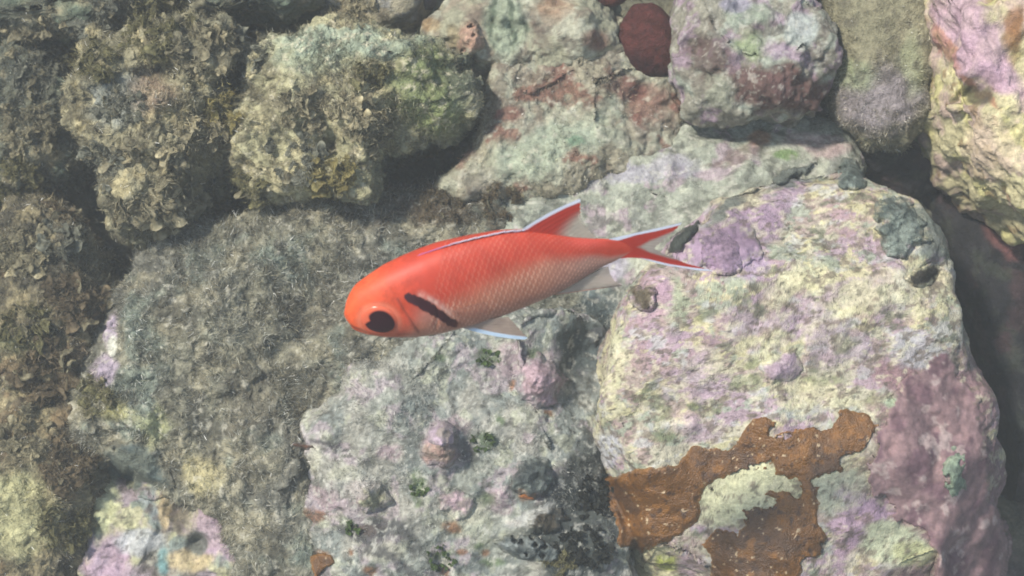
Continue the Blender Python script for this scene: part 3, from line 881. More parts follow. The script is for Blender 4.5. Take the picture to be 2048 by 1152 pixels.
def skin_colour(s, th):
    """colour of the skin; symmetric left and right"""
    tha = np.abs(th)
    P = body(s, tha); d = P @ d_im
    X, Y = f_px(s, d)
    Aa = np.interp(s, SS, AA)
    v = (1 - np.cos(tha)) / 2                      # 0 back .. 1 belly
    sn = (s - S0) / (S1 - S0)
    P3 = np.stack([s, tha * 60, 0 * s], -1)
    w = fbm(P3, 60, 4, 3) * 0.05
    red = A(204, 72, 50); org = A(242, 102, 54); tan = A(218, 142, 112); bel = A(212, 160, 142); gry = A(196, 150, 134)
    t = sstep(0.0, 0.30, sn)[:, None]
    up = org * (1 - t) + red * t
    line = np.interp(sn, [0, .16, .25, .35, .5, .7, .85, 1], [1.05, .92, .62, .50, .44, .34, .42, 1.0])
    wid = 0.17
    t = sstep(line - wid, line + wid, v + w)[:, None]
    low = tan * (1 - sstep(0.7, 1.0, v)[:, None]) + bel * sstep(0.7, 1.0, v)[:, None]
    t2 = sstep(0.6, 0.9, sn)[:, None]; low = low * (1 - t2) + gry * t2
    c = up * (1 - t) + low * t
    # brighter patch on the tail stalk
    q = np.exp(-(((X - 1175) / 40) ** 2 + ((Y - 487) / 9) ** 2))[:, None]; c = c * (1 - 0.5 * q) + A(250, 100, 90) * 0.5 * q
    # gill cover: paler, with a dark curved edge
    gd, gt, gs = seg_dist(X, Y, [(800, 598), (812, 620), (826, 643), (838, 664)])
    inside = np.exp(-(((X - 858) / 26) ** 2 + ((Y - 634) / 24) ** 2))[:, None]
    c = c * (1 - 0.75 * inside) + A(214, 150, 130) * 0.75 * inside
    cheek = np.exp(-(((X - 800) / 26) ** 2 + ((Y - 655) / 14) ** 2))[:, None]; c = c * (1 - 0.4 * cheek) + A(226, 124, 96) * 0.4 * cheek
    g = np.exp(-(gd / 3.0) ** 2)[:, None]; c = c * (1 - 0.62 * g) + A(130, 58, 44) * 0.62 * g
    g2, _, _ = seg_dist(X, Y, [(866, 614), (872, 632), (866, 652)]); g = np.exp(-(g2 / 3) ** 2)[:, None]; c = c * (1 - 0.4 * g) + A(150, 92, 78) * 0.4 * g
    # scales
    rowh = math.radians(7.2)
    row = tha / rowh; ri = np.floor(row)
    pit = 12.5
    cx = s / pit + 0.5 * (ri % 2)
    fx = cx - np.floor(cx); fy = row - ri - 0.5
    edge = np.abs(fx - 0.5 - 0.9 * (0.25 - fy * fy))         # arc
    e = np.exp(-(edge / 0.13) ** 2)
    zone = sstep(0.21, 0.30, sn + 0.0 * v) * (1 - sstep(0.86, 0.95, sn))
    behind = sstep(0, 14, (X - 862) + 0.2 * (Y - 600))
    zone = zone * behind
    lowz = sstep(line - 0.06, line + 0.08, v)
    ccol = A(246, 186, 160)
    k = (e * zone * (0.15 + 0.85 * lowz * (1 - 0.5 * sstep(.75, 1, sn))) * np.clip(0.85 + 0.7 * fbm(P3, 22, 3, 12), 0.2, 1.5))[:, None]
    c = c * (1 - k) + ccol * k
    ed2 = np.exp(-((edge - 0.30) / 0.12) ** 2) * zone * (0.12 + 0.14 * lowz)
    c = c * (1 - ed2)[:, None]
    relief = (e - 0.5) * zone
    # pale smear behind the bar, then the bar
    pd, _, _ = seg_dist(X, Y, [(846, 588), (880, 608), (908, 632)]); g = np.exp(-(pd / 7) ** 2)[:, None] * np.clip(0.6 + 0.6 * fbm(P3, 9, 3, 8), 0, 1)[:, None]
    c = c * (1 - 0.7 * g) + A(240, 205, 190) * 0.7 * g
    bd_, bt, _ = seg_dist(X, Y, [(819, 593), (850, 608), (880, 629), (908, 648)])
    wdt = np.interp(bt, [0, .1, .6, 1], [7, 10, 10, 8]) + fbm(P3, 7, 4, 5) * 3.0
    g = (1 - sstep(wdt - 1.5, wdt + 1.5, bd_))[:, None]; c = c * (1 - g) + A(66, 24, 34) * g
    g = np.exp(-(((X - 912) / 16) ** 2 + ((Y - 650) / 7) ** 2))[:, None]; c = c * (1 - .5 * g) + A(130, 60, 56) * .5 * g
    # dark nape freckle on top of the snout, nostril, mouth line
    g = np.exp(-(((X - 722) / 9) ** 2 + ((Y - 562) / 4) ** 2))[:, None]; c = c * (1 - .5 * g) + A(120, 50, 40) * .5 * g
    md, _, _ = seg_dist(X, Y, [(694, 646), (712, 657), (734, 665)]); g = np.exp(-(md / 2.0) ** 2)[:, None]; c = c * (1 - .7 * g) + A(110, 36, 30) * .7 * g
    g3, _, _ = seg_dist(X, Y, [(752, 604), (780, 606), (802, 622), (806, 646), (796, 668)]); g = np.exp(-(g3 / 2.6) ** 2)[:, None]; c = c * (1 - .22 * g) + A(170, 70, 50) * .22 * g
    mt = (1 - sstep(0.22, 0.36, sn))[:, None] * 0.5; c = c * (1 + mt * (0.35 * fbm(P3, 14, 4, 21) + 0.25 * fbm(P3, 3.5, 3, 22))[:, None])
    c = c * (1 + 0.10 * fbm(P3, 40, 3, 24))[:, None]
    # ring of paler skin round the eye socket
    rd = np.hypot((X - 761) / 40, (Y - 642) / 33); g = np.exp(-((rd - 1.0) / 0.16) ** 2)[:, None]; c = c * (1 - .45 * g) + A(240, 150, 120) * .45 * g
    return c, relief

# body
NS, NT = 560, 300
sg_ = S0 + (S1 - S0) * (0.5 - 0.5 * np.cos(np.linspace(0, 1, NS) * np.pi * 0.5 )) * 2 * 0.5 / 0.5
lin_s = np.linspace(0, 1, NS); sg_ = S0 + 0.02 + (S1 - S0 - 0.02) * (lin_s ** 1.5)
thg = np.linspace(-np.pi, np.pi, NT, endpoint=False)
Sg, Tg = np.meshgrid(sg_, thg, indexing='ij'); Sg = Sg.ravel(); Tg = Tg.ravel()
Pb = body(Sg, Tg); cb, rel = skin_colour(Sg, Tg)
ctr = Sg[:, None] * a_im + np.interp(Sg, SS, CC)[:, None] * d_im
rad = Pb - ctr; rl = np.linalg.norm(rad, axis=1)[:, None] + 1e-6
# gill cover edge, socket and mouth as relief
PX, PY = f_px(Sg, (body(Sg, np.abs(Tg)) @ d_im))
gd, gt, gs = seg_dist(PX, PY, [(792, 580), (800, 598), (812, 620), (826, 643), (838, 664)])
gd2, _, _ = seg_dist(PX, PY, [(870, 604), (880, 630), (872, 655)])
md, _, _ = seg_dist(PX, PY, [(694, 646), (712, 657), (734, 665)])
rd = np.hypot((PX - 761) / 33, (PY - 642) / 28)
mid = (np.abs(Tg) > 0.25) & (np.abs(Tg) < 2.6)
off = rel * 0.4 - 1.2 * np.exp(-(gd / 3.5) ** 2) * mid - 1.2 * np.exp(-(gd2 / 3.5) ** 2) * mid - 1.6 * np.exp(-(md / 2.2) ** 2) + (0.2 * np.exp(-((rd - 1.12) / 0.16) ** 2) - 1.8 * (1 - sstep(0.85, 1.1, rd))) * mid
Pb = Pb + rad / rl * off[:, None] * np.clip(rl / 20, 0, 1)
Fb = grid_faces(NT, NS, True)                      # index = i*NT.. transpose below
idx = np.arange(NS * NT).reshape(NS, NT)
I0 = idx[:-1]; I1 = idx[1:]
Q = np.stack([I0, np.roll(I0, -1, 1), np.roll(I1, -1, 1), I1], -1).reshape(-1, 4)
nose = len(Pb); tailc = nose + 1
Vb = np.concatenate([Pb, [ctr[0] - a_im * 0.5], [ctr[-1]]]); Cb = np.concatenate([cb, cb[:1], cb[-1:]])
T1 = np.stack([np.roll(idx[0], -1), idx[0], np.full(NT, nose)], -1); T2 = np.stack([idx[-1], np.roll(idx[-1], -1), np.full(NT, tailc)], -1)
me = make_mesh('body', Vb * SF, quads=Q[:, ::-1], tris=np.concatenate([T1, T2])[:, ::-1], color=Cb)
link('body', me, MF, fish)

# eyes
def mat_gloss(name, col, rough=0.12, spec=0.6):
    m = bpy.data.materials.new(name); m.use_nodes = True; b = m.node_tree.nodes['Principled BSDF']
    at = m.node_tree.nodes.new('ShaderNodeAttribute'); at.attribute_name = 'tint'
    m.node_tree.links.new(at.outputs['Color'], b.inputs['Base Color'])
    b.inputs['Roughness'].default_value = rough; b.inputs['Specular IOR Level'].default_value = spec
    return m
ME = mat_gloss('eye', None, 0.25, 0.4)
se, te = on_skin(761, 642)[0]
for sd in (1, -1):
    p0 = body(np.array([se]), np.array([te * sd]))[0]
    n = skin_normal(se, te); 
    if sd < 0: n = n - 2 * (n @ SID) * SID
    e1 = a_im - (a_im @ n) * n; e1 /= np.linalg.norm(e1); e2 = np.cross(n, e1)
    if e2 @ DOR < 0: e2 = -e2
    R_ = 37.0; nn_ = 72
    rr = np.linspace(0, 1, 40); aa = np.linspace(0, 2 * np.pi, nn_, endpoint=False)
    Rg, Ag = np.meshgrid(rr, aa, indexing='ij'); Rg = Rg.ravel(); Ag = Ag.ravel()
    h = 9.0 * np.sqrt(np.clip(1 - Rg ** 2, 0, 1)) - 4.2
    V = p0 + (Rg * np.cos(Ag) * R_)[:, None] * e1 + (Rg * np.sin(Ag) * R_)[:, None] * e2 + h[:, None] * n
    ex, ey = Rg * np.cos(Ag), Rg * np.sin(Ag)
    pr = np.hypot((ex - 0.06) / 0.92, (ey + 0.02) / 0.88) + 0.28 * np.exp(-((np.arctan2(ey, ex) - 2.75) / 0.35) ** 2) + 0.04 * np.sin(3 * np.arctan2(ey, ex) + 1)
    iris = A(236, 112, 78); rimc = A(150, 44, 44); pup = A(50, 14, 26)
    t = sstep(0.84, 0.93, pr)[:, None]; c = pup * (1 - t) + iris * t
    t = np.exp(-((pr - 0.90) / 0.05) ** 2)[:, None] * 0.25; c = c * (1 - t) + rimc * t
    i2 = np.arange(40 * nn_).reshape(40, nn_); A0 = i2[:-1]; A1 = i2[1:]
    Qe = np.stack([A0, np.roll(A0, -1, 1), np.roll(A1, -1, 1), A1], -1).reshape(-1, 4)
    me = make_mesh('eye', V * SF, quads=Qe, color=c)
    link('eye', me, ME, fish)

# fins
def mat_fin():
    m = bpy.data.materials.new('fin_membrane'); m.use_nodes = True
    nt = m.node_tree; b = nt.nodes['Principled BSDF']
    at = nt.nodes.new('ShaderNodeAttribute'); at.attribute_name = 'tint'
    nt.links.new(at.outputs['Color'], b.inputs['Base Color']); b.inputs['Roughness'].default_value = 0.5
    b.inputs['Specular IOR Level'].default_value = 0.2
    tl = nt.nodes.new('ShaderNodeBsdfTranslucent'); nt.links.new(at.outputs['Color'], tl.inputs['Color'])
    m1 = nt.nodes.new('ShaderNodeMixShader'); m1.inputs[0].default_value = 0.35
    nt.links.new(b.outputs[0], m1.inputs[1]); nt.links.new(tl.outputs[0], m1.inputs[2])
    tp = nt.nodes.new('ShaderNodeBsdfTransparent')
    m2 = nt.nodes.new('ShaderNodeMixShader'); nt.links.new(at.outputs['Alpha'], m2.inputs[0])
    nt.links.new(tp.outputs[0], m2.inputs[1]); nt.links.new(m1.outputs[0], m2.inputs[2])
    nt.links.new(m2.outputs[0], nt.nodes['Material Output'].inputs['Surface'])
    return m
MFIN = mat_fin()
def px3(pts, side_off=0.0, lean=0.0):
    """photo pixels in the median plane of the fish (dorsal-axis plane) -> fish pixel 3D"""
    s, d = f_sd(pts[:, 0], pts[:, 1])
    c = np.interp(s, SS, CC)
    return s[:, None] * a_im + c[:, None] * d_im + ((d - c) / math.cos(ROLL))[:, None] * DOR + np.asarray(side_off).reshape(-1, 1) * SID

def poly_at(pts, t):
    pts = np.array(pts, float); L = np.concatenate([[0], np.cumsum(np.hypot(*np.diff(pts, axis=0).T))]); L /= L[-1]
    return np.stack([np.interp(t, L, pts[:, 0]), np.interp(t, L, pts[:, 1])], -1)

def fin(name, base, tip, colfn, nray=11, NU=120, NV=60, thick=0.9, side=0.0, sidetip=0.0, parent=None, to3=None, label=None, bow=None):
    uu = np.linspace(0, 1, NU); vv = np.linspace(0, 1, NV)
    B = poly_at(base, uu); Tp = poly_at(tip, uu)
    Ug, Vg = np.meshgrid(uu, vv, indexing='ij'); U = Ug.ravel(); V = Vg.ravel()
    XY = np.repeat(B, NV, 0) * (1 - V)[:, None] + np.repeat(Tp, NV, 0) * V[:, None]
    ray = np.abs(np.sin(U * nray * np.pi)) ** 0.6
    XY = XY + ((XY - np.repeat(B, NV, 0)) * (0.035 * (ray - 0.6) * V ** 3 * sstep(0, .1, U) * sstep(0, .1, 1 - U))[:, None])
    if bow: XY = XY + np.stack([0 * U, bow(U, V)], -1)
    c, al = colfn(U, V, XY, ray)
    c = c * (1 - 0.28 * (1 - np.clip(ray * 1.3, 0, 1)) * (1 - (c.min(1) > 0.45)))[:, None]
    so = side + sidetip * V + 1.5 * np.sin(U * 7) * V
    P = (to3 or px3)(XY, so)
    hth = thick * (1 - 0.6 * V) * (1.25 - 0.55 * ray) + 0.15
    g = P.reshape(NU, NV, 3); nn = np.cross(np.gradient(g, axis=0), np.gradient(g, axis=1)).reshape(-1, 3)
    nn /= np.linalg.norm(nn, axis=1)[:, None] + 1e-9
    edge = (np.minimum(np.minimum(U, 1 - U), 1 - V) < 1e-6)
    hth = np.where(edge, 0.12, hth)
    VV = np.concatenate([P + nn * hth[:, None], P - nn * hth[:, None]])
    F = grid_faces(NU, NV); n0 = NU * NV
    loop = np.concatenate([np.arange(NU) * NV, (NU - 1) * NV + np.arange(1, NV), np.arange(NU - 2, -1, -1) * NV + NV - 1, np.arange(NV - 2, 0, -1)])
    E = np.stack([loop, np.roll(loop, -1), np.roll(loop, -1) + n0, loop + n0], -1)
    me = make_mesh(name, VV * SF, quads=np.concatenate([F, F[:, ::-1] + n0, E]), color=np.concatenate([c, c]), alpha=np.concatenate([al, al]))
    o = link(name, me, MFIN, fish)
    if label: o['label'] = label
    return o
WH = np.array([0.66, 0.70, 0.80]); RD = A(224, 76, 62); PALE = A(232, 216, 200)
def lerp(a, b, t): return a * (1 - t)[:, None] + b * t[:, None]
# soft dorsal: u = 0 at the leading edge
def c_dorsal(U, V, XY, ray):
    ed = U * (0.15 + V)
    c = lerp(RD, PALE, sstep(0.30, 0.62, U + 0.25 * (V - .4)))
    dl, _, _ = seg_dist(XY[:, 0], XY[:, 1], [(1036, 466), (1066, 446), (1097, 429), (1127, 414), (1157, 402)])
    c = lerp(c, WH, (1 - sstep(4.2, 6.2, dl)) * sstep(0.03, 0.1, V))
    al = 1 - 0.48 * sstep(0.28, 0.62, U + 0.25 * (V - .4)) * (0.75 + 0.25 * ray)
    al = al * (1 - 0.45 * sstep(0.85, 1, V) * sstep(0.2, 0.4, U))
    return c, al
fin('soft_dorsal_fin', [(1036, 466), (1060, 468), (1100, 474), (1150, 480), (1186, 482)],
    [(1157, 402), (1156, 412), (1158, 432), (1168, 452), (1192, 476)], c_dorsal, nray=12, bow=lambda U, V: -5 * (1 - U) * 4 * V * (1 - V))
def fold_dorsal():
    # low folded spiny fin: a ridge of short backswept spines edged in white and violet
    NU, NV = 220, 10
    path = [(838, 513), (870, 503), (905, 492), (950, 481), (1000, 470), (1044, 462)]
    q = poly_at(path, np.linspace(0, 1, NU))
    st = on_skin(q[:, 0], q[:, 1])
    base = body(st[:, 0], np.minimum(smooth(st[:, 1], 21), 0.6))
    vv = np.linspace(0, 1, NV)
    uu = np.linspace(0, 1, NU)
    hgt = 10.0 * np.sin(np.clip(uu * 3.1, 0, np.pi / 2)) * (0.75 + 0.25 * np.abs(((uu * 11) % 1)))
    up = (DOR * 0.55 + SID * 0.35 + a_im * 0.6); up /= np.linalg.norm(up)
    P = base[:, None, :] + (hgt[:, None] * vv[None, :])[..., None] * up - (SID * 1.0)
    Vg = np.tile(vv, NU); Ug = np.repeat(uu, NV)
    c = lerp(A(170, 44, 70) * np.ones((NU * NV, 1)), lerp(A(226, 140, 214), WH * 1.1, sstep(0.1, 0.45, Ug)), sstep(0.30, 0.55, Vg + 0.22 * np.sin(Ug * 11 * 2 * np.pi)))
    P = P.reshape(-1, 3); n0 = NU * NV
    VV = np.concatenate([P + SID * 1.3, P - SID * 0.9]); F = grid_faces(NU, NV)
    loop = np.concatenate([np.arange(NU) * NV, (NU - 1) * NV + np.arange(1, NV), np.arange(NU - 2, -1, -1) * NV + NV - 1, np.arange(NV - 2, 0, -1)])
    E = np.stack([loop, np.roll(loop, -1), np.roll(loop, -1) + n0, loop + n0], -1)
    me = make_mesh('spiny_dorsal_fin', VV * SF, quads=np.concatenate([F, F[:, ::-1] + n0, E]), color=np.concatenate([c, c]), alpha=np.ones(2 * n0))
    link('spiny_dorsal_fin', me, MFIN, fish)
fold_dorsal()
# tail
def c_tail(U, V, XY, ray):
    dt, _, _ = seg_dist(XY[:, 0], XY[:, 1], [(1215, 481), (1240, 476), (1270, 467), (1310, 459), (1362, 446)])
    db, _, _ = seg_dist(XY[:, 0], XY[:, 1], [(1225, 517), (1262, 514.5), (1282, 517), (1302, 521), (1342, 530), (1390, 537), (1436, 541)])
    wt = np.interp(XY[:, 0], [1215, 1265, 1300, 1362], [60, 34, 20, 9]); wb = np.interp(XY[:, 0], [1215, 1265, 1300, 1422], [60, 28, 17, 9])
    m = np.maximum(1 - sstep(wt * 0.75, wt * 1.15, dt), 1 - sstep(wb * 0.75, wb * 1.15, db))
    c = lerp(A(220, 204, 194) * np.ones((len(U), 1)), RD, m)
    wcol = np.maximum(1 - sstep(2.6, 4.4, dt), (1 - sstep(1.8, 3.2, db)) * sstep(1270, 1300, XY[:, 0]))
    c = lerp(c, WH, wcol)
    al = 0.66 + 0.34 * np.maximum(m, wcol)
    return c, al
fin('tail_fin', [(1215, 479), (1240, 486), (1245, 497), (1240, 508), (1222, 519)],
    [(1362, 446), (1340, 468), (1318, 486), (1308, 496), (1330, 508), (1376, 527), (1436, 541)], c_tail, nray=22, NU=200, NV=110, sidetip=0, bow=lambda U, V: -9 * sstep(0.5, 1, U) * np.exp(-((V - 0.25) / 0.2) ** 2) + 2 * np.exp(-((V - 0.85) / 0.1) ** 2) * U)
def c_anal(U, V, XY, ray):
    c = PALE * np.ones((len(U), 1)); 
    lead = 1 - sstep(0.03, 0.07, U)
    c = lerp(c, lerp(A(236, 170, 150), A(90, 60, 54), sstep(0.5, 0.9, V)), lead)
    al = np.clip(0.60 + 0.16 * (1 - ray) + 0.5 * lead + 0.4 * (1 - sstep(0, 0.35, V)), 0, 1)
    return c, al
fin('anal_fin', [(1110, 590), (1140, 575), (1175, 552), (1205, 535)], [(1248, 571), (1232, 562), (1222, 548), (1218, 532)], c_anal, nray=10)
def c_pelv(U, V, XY, ray):
    c = A(222, 196, 180) * np.ones((len(U), 1)); lead = (1 - sstep(0.24 * (1 - .55 * V), 0.34 * (1 - .5 * V), U)) * sstep(0.05, 0.2, V)
    c = lerp(c, np.array([0.62, 0.76, 0.90]), lead)
    al = np.clip(0.58 + 0.30 * (1 - ray) + 0.7 * lead + 0.4 * (1 - sstep(0, 0.3, V)), 0, 1)
    return c, al
for sd in (1, -1):
    def t3(XY, so, sd=sd):
        P = px3(XY, 0)
        s = P @ a_im
        w = 26 + 14 * np.clip((s - s.min()) / 100, 0, 1)
        if sd > 0: return P + np.stack([0 * s, 0 * s, 0 * s], -1) + w[:, None] * (SID * 1.0 + DOR * math.sin(ROLL) / math.cos(ROLL))
        P2 = P + w[:, None] * (SID + DOR * math.tan(ROLL))
        return P2 - 2 * (P2 @ SID)[:, None] * SID - 2 * 0
    if sd > 0:
        fin('pelvic_fin', [(918, 654), (940, 652), (962, 645), (978, 638)], [(1050, 681), (1054, 677), (1036, 656), (1016, 634)], c_pelv, nray=7, to3=t3, bow=lambda U, V: (1 - U) * 5 * 4 * V * (1 - V))
    else:
        fin('pelvic_fin', [(922, 640), (940, 638), (955, 634), (966, 630)], [(1010, 646), (1008, 644), (1000, 636), (990, 628)], c_pelv, nray=7, to3=t3, bow=lambda U, V: (1 - U) * 5 * 4 * V * (1 - V))
# left pectoral fin folded flat behind the bar
def c_pect(U, V, XY, ray):
    return A(226, 170, 150) * np.ones((len(U), 1)), np.clip(0.12 + 0.14 * (1 - ray) + 0.25 * (1 - sstep(0, .2, V)), 0, 1)
for sd in (1, -1):
    def t3(XY, so, sd=sd):
        st = on_skin(XY[:, 0], np.minimum(XY[:, 1], 640))
        P = body(st[:, 0], st[:, 1]) ; s = P @ a_im
        P = P + (2.5 + 8 * np.clip((s - s.min()) / 90, 0, 1))[:, None] * SID
        return P if sd > 0 else P - 2 * (P @ SID)[:, None] * SID
    fin('pectoral_fin', [(908, 634), (910, 630), (910, 624), (906, 618)], [(975, 625), (978, 618), (976, 608), (968, 598)], c_pect, nray=8, to3=t3, NU=40, NV=24, thick=0.5)
print('fish', round(time.time() - T0, 1))

# ------------------------------------------------------------------ height of the reef, for setting growths on it
HW, HH_ = 560, 320; HS = 4.0; HX0, HY0 = -96, -64
HM = np.full((HH_, HW), -0.16)
CM = np.tile(A(110, 108, 92), (HH_, HW, 1))
for R in ROCKS.values():
    ix = ((R['px'][:, 0] - HX0) / HS).astype(int); iy = ((R['px'][:, 1] - HY0) / HS).astype(int)
    ok = (ix >= 0) & (ix < HW) & (iy >= 0) & (iy < HH_)
    np.maximum.at(HM, (iy[ok], ix[ok]), R['P'][ok, 2])
    ok = np.where(ok)[0]; ok = ok[R['P'][ok, 2] >= HM[iy[ok], ix[ok]] - 0.004]
    CM[iy[ok], ix[ok]] = R['c'][ok]
def blur(a, n):
    for _ in range(n):
        p = np.pad(a, 1, mode='edge')
        a = (p[:-2, 1:-1] + p[2:, 1:-1] + p[1:-1, :-2] + p[1:-1, 2:] + 2 * p[1:-1, 1:-1]) / 6
    return a
def dil(a):
    p = np.pad(a, 1, mode='edge'); return np.maximum.reduce([p[:-2, 1:-1], p[2:, 1:-1], p[1:-1, :-2], p[1:-1, 2:], a])
HMD = blur(dil(dil(HM)), 3)
HM1 = blur(HM, 1); HM6 = blur(HM, 8)
def height(px, py, soft=False):
    H = HMD if soft == 2 else HM6 if soft else HM1
    x = np.clip((np.asarray(px, float) - HX0) / HS - 0.5, 0, HW - 2); y = np.clip((np.asarray(py, float) - HY0) / HS - 0.5, 0, HH_ - 2)
    i = np.floor(x).astype(int); j = np.floor(y).astype(int); fx = x - i; fy = y - j
    return (H[j, i] * (1 - fx) + H[j, i + 1] * fx) * (1 - fy) + (H[j + 1, i] * (1 - fx) + H[j + 1, i + 1] * fx) * fy
def rockcol(px, py):
    i = np.clip(((np.asarray(px) - HX0) / HS).astype(int), 0, HW - 1); j = np.clip(((np.asarray(py) - HY0) / HS).astype(int), 0, HH_ - 1)
    return CM[j, i]
def slope_n(px, py):
    e = 8
    a = loc(px + e, py, height(px + e, py, True)) - loc(px - e, py, height(px - e, py, True))
    b = loc(px, py - e, height(px, py - e, True)) - loc(px, py + e, height(px, py + e, True))
    n = np.cross(a, b); return n / np.linalg.norm(n)

def inside_dist(X, Y, poly):
    d = np.full(X.shape, 1e9); ins = np.zeros(X.shape, bool)
    n = len(poly)
    for k in range(n):
        x0, y0 = poly[k]; x1, y1 = poly[(k + 1) % n]
        ex, ey = x1 - x0, y1 - y0
        t = np.clip(((X - x0) * ex + (Y - y0) * ey) / (ex * ex + ey * ey + 1e-9), 0, 1)
        d = np.minimum(d, np.hypot(X - x0 - t * ex, Y - y0 - t * ey))
        c = ((y0 > Y) != (y1 > Y)) & (X < (x1 - x0) * (Y - y0) / (y1 - y0 + 1e-12) + x0)
        ins ^= c
    return np.where(ins, d, -d)

def crust(name, poly, thick, colfn, mat, label, cat, step=2.6, edge=12, wob=7, seed=1, rough=0.3, soft=True, blend=0.0):
    poly = np.array(poly, float)
    x = np.arange(poly[:, 0].min() - 12, poly[:, 0].max() + 12, step); y = np.arange(poly[:, 1].min() - 12, poly[:, 1].max() + 12, step)
    X, Y = np.meshgrid(x, y, indexing='ij'); nx, ny = X.shape; X = X.ravel(); Y = Y.ravel()
    P0 = loc(X, Y, 0 * X)
    wx = fbm(P0, 0.010, 4, seed, 0.6) * wob; wy = fbm(P0, 0.010, 4, seed + 3, 0.6) * wob
    D = inside_dist(X + wx, Y + wy, poly)
    t = np.clip(D / edge, 0, 1)
    lift = thick * np.sqrt(t * (2 - t)) * (1 + rough * fbm(P0, 0.010, 3, seed + 5) + rough * 0.5 * fbm(P0, 0.004, 3, seed + 8))
    te = np.clip(D / edge, 0, 1) if (blend and soft) else 1.0
    n = (height(X, Y, 2) * te + (height(X, Y) - 0.0006) * (1 - te) if soft else height(X, Y)) + np.where(D > 0, lift + 0.0004, np.maximum(D, -4) * 0.0006)
    P = loc(X, Y, n)
    F = grid_faces(nx, ny)
    keep = (D[F] > -step * 1.2).all(1)
    F = F[keep]; used = np.unique(F); rm = -np.ones(len(P), int); rm[used] = np.arange(len(used)); F = rm[F]
    P = P[used]; D = D[used]; X = X[used]; Y = Y[used]
    c = colfn(P, X, Y, D)
    if blend:
        t = sstep(-0.15, 0.55, D / edge * 1.0 + 0.5 * fbm(P, 0.005, 4, seed + 60, 0.6) - blend + 0.5)[:, None]
        c = rockcol(X, Y) * (1 - t) + c * t
    # closed body: underside follows 3 mm below
    und = P.copy(); und[:, 2] -= 0.004
    n0 = len(P)
    e = np.concatenate([F[:, [0, 1]], F[:, [1, 2]], F[:, [2, 3]], F[:, [3, 0]]])
    key = np.sort(e, 1); _, inv, cnt = np.unique(key, axis=0, return_inverse=True, return_counts=True)
    be = e[cnt[inv.ravel()] == 1]
    side = np.stack([be[:, 1], be[:, 0], be[:, 0] + n0, be[:, 1] + n0], -1)
    V = np.concatenate([P, und]); org = P.mean(0)
    FF = np.concatenate([F, F[:, ::-1] + n0, side])
    G = P[F[0]]
    if np.cross(G[1] - G[0], G[3] - G[0])[2] < 0: FF = FF[:, ::-1]
    me = make_mesh(name, V - org, quads=FF, color=np.concatenate([c, c]))
    o = link(name, me, mat, origin=tuple(org)); tag(o, label, cat)
    return o

# glossy pitted sponge
def mat_sponge():
    m = mat_rock('brown_sponge', bump=0.0014, rough=0.36, fine=330, spec=0.5, var=0.3)
    return m
MSP = mat_sponge()
def col_brown(P, X, Y, D):
    c = np.tile(A(122, 80, 28), (len(P), 1))
    f = fbm(P, 0.02, 4, 71); t = sstep(-0.1, 0.5, f)[:, None]; c = c * (1 - t) + A(92, 62, 32) * t
    f = fbm(P, 0.006, 4, 72); t = sstep(0.25, 0.5, f)[:, None] * .5; c = c * (1 - t) + A(158, 106, 40) * t
    f = fbm(P, 0.0035, 3, 73); t = sstep(0.45, 0.6, f)[:, None] * .8; c = c * (1 - t) + A(70, 44, 26) * t
    f = fbm(P, 0.0028, 3, 74); t = sstep(0.70, 0.82, f)[:, None] * .8; c = c * (1 - t) + A(226, 200, 160) * t
    t = (1 - sstep(0, 5, D))[:, None] * 0.6; c = c * (1 - t) + A(176, 124, 62) * t
    return c
BROWN = [(1205, 974), (1239, 949), (1273, 934), (1320, 932), (1362, 923), (1388, 898), (1411, 890), (1451, 900), (1477, 881), (1498, 847), (1519, 834), (1545, 843),
         (1549, 868), (1587, 866), (1629, 860), (1659, 851), (1668, 832), (1689, 820), (1727, 824), (1757, 847), (1744, 885), (1723, 902), (1693, 919), (1689, 945),
         (1659, 951), (1629, 957), (1642, 983), (1640, 1017), (1646, 1059), (1651, 1102), (1629, 1119), (1608, 1127), (1600, 1190), (1422, 1190), (1422, 1110), (1405, 1085),
         (1417, 1063), (1434, 1055), (1477, 1068), (1494, 1051), (1485, 1021), (1502, 1013), (1532, 1013), (1553, 1000), (1532, 991), (1536, 981), (1579, 979), (1600, 991),
         (1593, 957), (1570, 953), (1549, 940), (1540, 923), (1528, 940), (1489, 938), (1443, 962), (1409, 974), (1405, 996), (1392, 1034), (1358, 1068), (1320, 1089),
         (1277, 1108), (1244, 1093), (1235, 1051), (1218, 1008)]
crust('encrusting_sponge', BROWN, 0.0011, col_brown, MSP, 'glossy orange brown sponge spreading in arms over the big pale boulder', 'sponge', seed=5, step=2.0, edge=8, wob=13, rough=0.6, blend=0.1)
crust('encrusting_sponge', [(622, 1112), (640, 1106), (660, 1114), (668, 1126), (650, 1136), (632, 1160), (626, 1140)], 0.0015, col_brown, MSP,
      'small orange brown sponge patch near the bottom edge of the flat grey rock', 'sponge', seed=6, edge=6, wob=5)
def col_purp(P, X, Y, D):
    c = np.tile(A(178, 152, 172), (len(P), 1)); t = sstep(-0.2, 0.4, fbm(P, 0.012, 4, 75))[:, None]
    c = c * (1 - t) + A(144, 120, 142) * t
    return c * (1 + 0.25 * fbm(P, 0.003, 3, 76))[:, None]
def col_mar(P, X, Y, D):
    c = np.tile(A(152, 124, 124), (len(P), 1)); t = sstep(0.0, 0.4, fbm(P, 0.014, 4, 85))[:, None]
    c = c * (1 - t) + A(126, 98, 104) * t; t = sstep(0.3, 0.6, fbm(P, 0.008, 4, 86))[:, None]; c = c * (1 - t) + A(190, 168, 162) * t
    return c * (1 + 0.3 * fbm(P, 0.003, 3, 87))[:, None]
